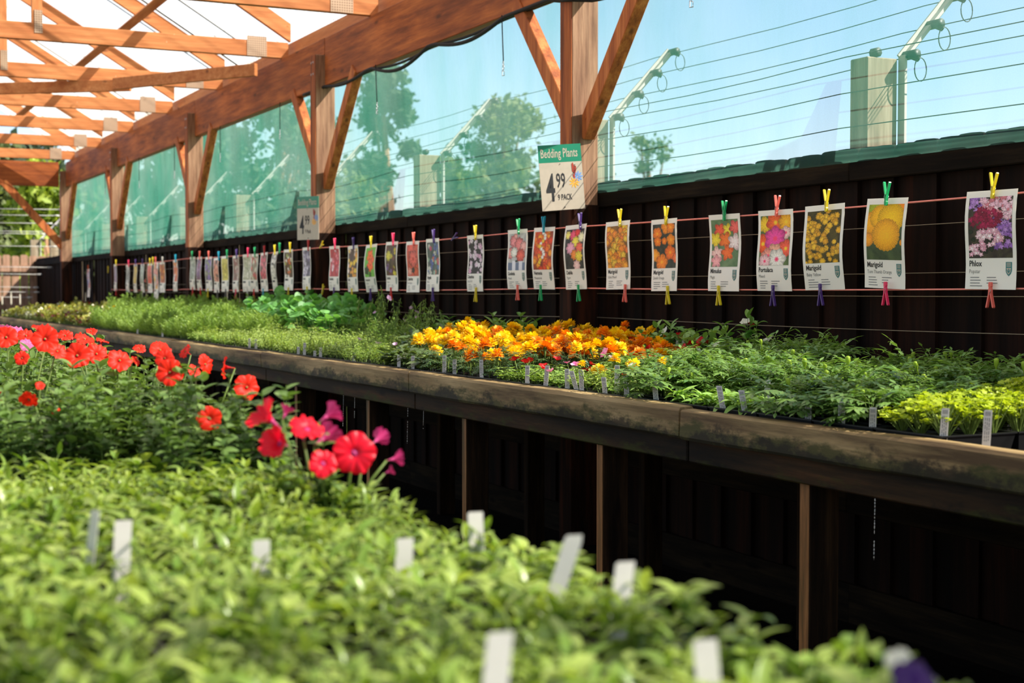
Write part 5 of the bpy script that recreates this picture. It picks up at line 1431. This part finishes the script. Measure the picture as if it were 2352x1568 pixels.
# ================================================================== WATER DRIPS
t = NT('water_drops'); g_ = t.new('ShaderNodeBsdfGlass'); g_.inputs['Roughness'].default_value = 0.05; g_.inputs['IOR'].default_value = 1.33
d_ = t.new('ShaderNodeBsdfDiffuse'); d_.inputs[0].default_value = (0.9, 0.88, 0.8, 1); m_ = t.new('ShaderNodeMixShader'); m_.inputs[0].default_value = 0.55
t.link(g_.outputs[0], m_.inputs[1]); t.link(d_.outputs[0], m_.inputs[2]); M['water'] = t.done(m_.outputs[0])
for px, y1, y2, lab in ((2010, 1138, 1285, 'thickest, under the near end of the bench'), (937, 930, 1018, 'long, above the crimson petunias'), (973, 935, 985, 'short, right of the long one'), (815, 905, 960, 'broken, over the crimson flowers'), (789, 907, 980, 'thin, over the crimson flowers'), (658, 905, 948, 'faint, beside the edge petunia')):
    b = MB(); a = atX(px, y1, 2.25); c = atX(px - (y2 - y1) * 0.02, y2, 2.25); q = random.Random(px); f = 0
    while f < 1:
        l_ = q.uniform(0.03, 0.07); e = min(1, f + l_)
        p0, p1 = a.lerp(c, f), a.lerp(c, e); rr = 0.0013 * q.uniform(.7, 1.2) * (1 if px > 2000 else .9)
        b.tube([p0, p0.lerp(p1, .5), p1], [rr * .3, rr, rr * .3], 6)
        f = e + q.uniform(0.003, 0.02) + (0.1 if q.random() < 0.1 else 0)
    solo('water_drip', b, M['water'], tuple(a), 'bright string of water drops, ' + lab, 'water drip', 'water drips under the bench', smooth=True)

# ================================================================== FAR END: fence, white ropes
r = empty('end_fence', (0, 24, 0), 'sunlit pale board fence beyond the far end', 'fence')
b = MB(); x = -4.0
while x < 3.6:
    zt = 1.76 + rnd.uniform(-.01, .01)
    vs = [(xx, yy, zz) for yy in (24.0, 24.02) for xx, zz in ((x + .006, .02), (x + .124, .02), (x + .124, zt - .02), (x + .10, zt), (x + .03, zt), (x + .006, zt - .02))]
    b.add(vs, [(0, 1, 2, 3, 4, 5), (11, 10, 9, 8, 7, 6)] + [(i, (i + 1) % 6, (i + 1) % 6 + 6, i + 6) for i in range(6)], rnd.random()); x += 0.135
part('boards', b, M['fence_grey'], r)
b = MB(); b.box((-4, 23.95, 1.50), (3.6, 24.0, 1.60)); b.box((-4, 23.95, 0.9), (3.6, 24.0, 0.98)); part('rails', b, M['fence_grey'], r)
for k, (py, x1) in enumerate(((479, 138), (493, 128), (511, 112), (530, 100), (535, 95), (564, 122), (612, 112), (628, 88), (658, 80), (669, 82), (681, 66))):
    a = atY(-40, py, 22.0); c = atY(x1, py + 2, 22.0)
    b = MB(); b.tube([a, c], 0.004, 5); b.tube([c - Vector((.02, 0, 0)), c + Vector((.05, 0, 0))], 0.012, 8)
    solo('white_rope', b, M['white_rope'], tuple(a), 'white fence rope across the far end, ' + ORD_W[k] + ' from the top', 'rope', 'white ropes at the far end', smooth=True)

# ================================================================== TREES
def tree(x, y, h, rad, kind, matk, lab, seed, nl=5200, z0=0.8, ls=0.16):
    q = random.Random(seed); r = empty('tree', (x, y, 0), lab, 'tree', 'trees beyond the fence')
    b = MB(); b.tube([(x, y, 0), (x + .1, y, h * .4), (x, y + .1, h * .8)], [0.16, 0.11, 0.04], 8)
    blobs = []
    for k in range(44 if nl > 2000 else 14):
        f = q.random()
        if kind == 'cone': zz = z0 + (h - z0) * f; rr = rad * (1 - f) ** 0.8 * q.uniform(.5, 1)
        else: zz = z0 + (h - z0) * (0.15 + .75 * f); rr = rad * math.sin(math.pi * (0.15 + 0.75 * f)) ** .6 * q.uniform(.2, .8)
        a = q.uniform(0, 6.28); blobs.append((x + rr * math.cos(a), y + rr * math.sin(a), zz, rad * q.uniform(.25, .42) * (1 - .5 * f if kind == 'cone' else 1)))
        if k < 9: b.tube([(x, y, zz * .6), (blobs[-1][0], blobs[-1][1], zz)], [0.05, 0.015], 5)
    part('trunk', b, M['post'], r)
    b = MB()
    arr = np.random.RandomState(seed)
    for i in range(nl):
        c = blobs[arr.randint(len(blobs))]; d = arr.normal(size=3); d /= np.linalg.norm(d); rr = c[3] * abs(arr.normal(0.55, 0.38))
        p = np.array([c[0], c[1], c[2]]) + d * rr * np.array([1, 1, .8]); s_ = ls * arr.uniform(.6, 1.3)
        u = arr.normal(size=3); u /= np.linalg.norm(u); w = np.cross(u, arr.normal(size=3)); w /= np.linalg.norm(w) + 1e-9
        b.add([p - u * s_ * .5, p + w * s_ * .28, p + u * s_ * .5, p - w * s_ * .28], [(0, 1, 2, 3)], arr.rand())
    part('foliage', b, L[matk], r, False, False)
def tr(px, wpx, ytop, dist, kind, matk, lab, seed, **kw):
    d = ray(px, 667); d = Vector((d.x, d.y, 0)).normalized(); pos = d * dist
    fw = project((pos.x, pos.y, 1.2))[2]
    h = CAMZ + (667 - ytop) * fw / FPX
    tree(pos.x, pos.y, h, wpx / 2 / FPX * fw, kind, matk, lab, seed, **kw)
tr(885, 290, 95, 25, 'cone', 'conifer', 'tall dark conifer seen through the netting between the sign posts', 1, nl=12000)
tr(1160, 250, 200, 27, 'round', 'tree', 'round green tree seen through the netting left of the large sign post', 2, nl=10000)
tr(1045, 170, 330, 24, 'round', 'tree', 'lower bushy tree between the conifer and the round tree', 3)
tr(1492, 150, 262, 30, 'round', 'tree', 'small sparse tree in the sky bay right of the large sign post', 4, nl=1500, ls=0.12)
tr(1330, 150, 330, 29, 'round', 'tree', 'low tree behind the large sign post', 15, nl=3000)
tr(640, 300, 110, 24, 'round', 'conifer', 'broad dark tree behind the small sign post', 5, nl=8000)
tr(480, 240, 180, 25, 'round', 'tree', 'tree seen through the netting of the third bay', 6, nl=7000)
tr(340, 220, 230, 26, 'round', 'conifer', 'tree seen through the netting before the last bay', 7, nl=7000)
tr(215, 170, 290, 28, 'round', 'tree', 'tree seen through the netting of the last bay', 8, nl=6000)
tr(95, 170, 330, 31, 'round', 'tree_bright', 'sunlit light green tree beyond the end fence, by the corner post', 9, nl=9000, ls=0.22)
tr(-20, 220, 300, 36, 'round', 'tree', 'darker tree beyond the end fence at the edge of the picture', 10, nl=9000, ls=0.24)
tr(60, 260, 330, 42, 'round', 'conifer', 'dark tree behind the sunlit one at the far end', 11, nl=9000, ls=0.4)
tr(790, 200, 380, 22, 'round', 'tree', 'bush behind the fence past the small sign post', 12, nl=4000)
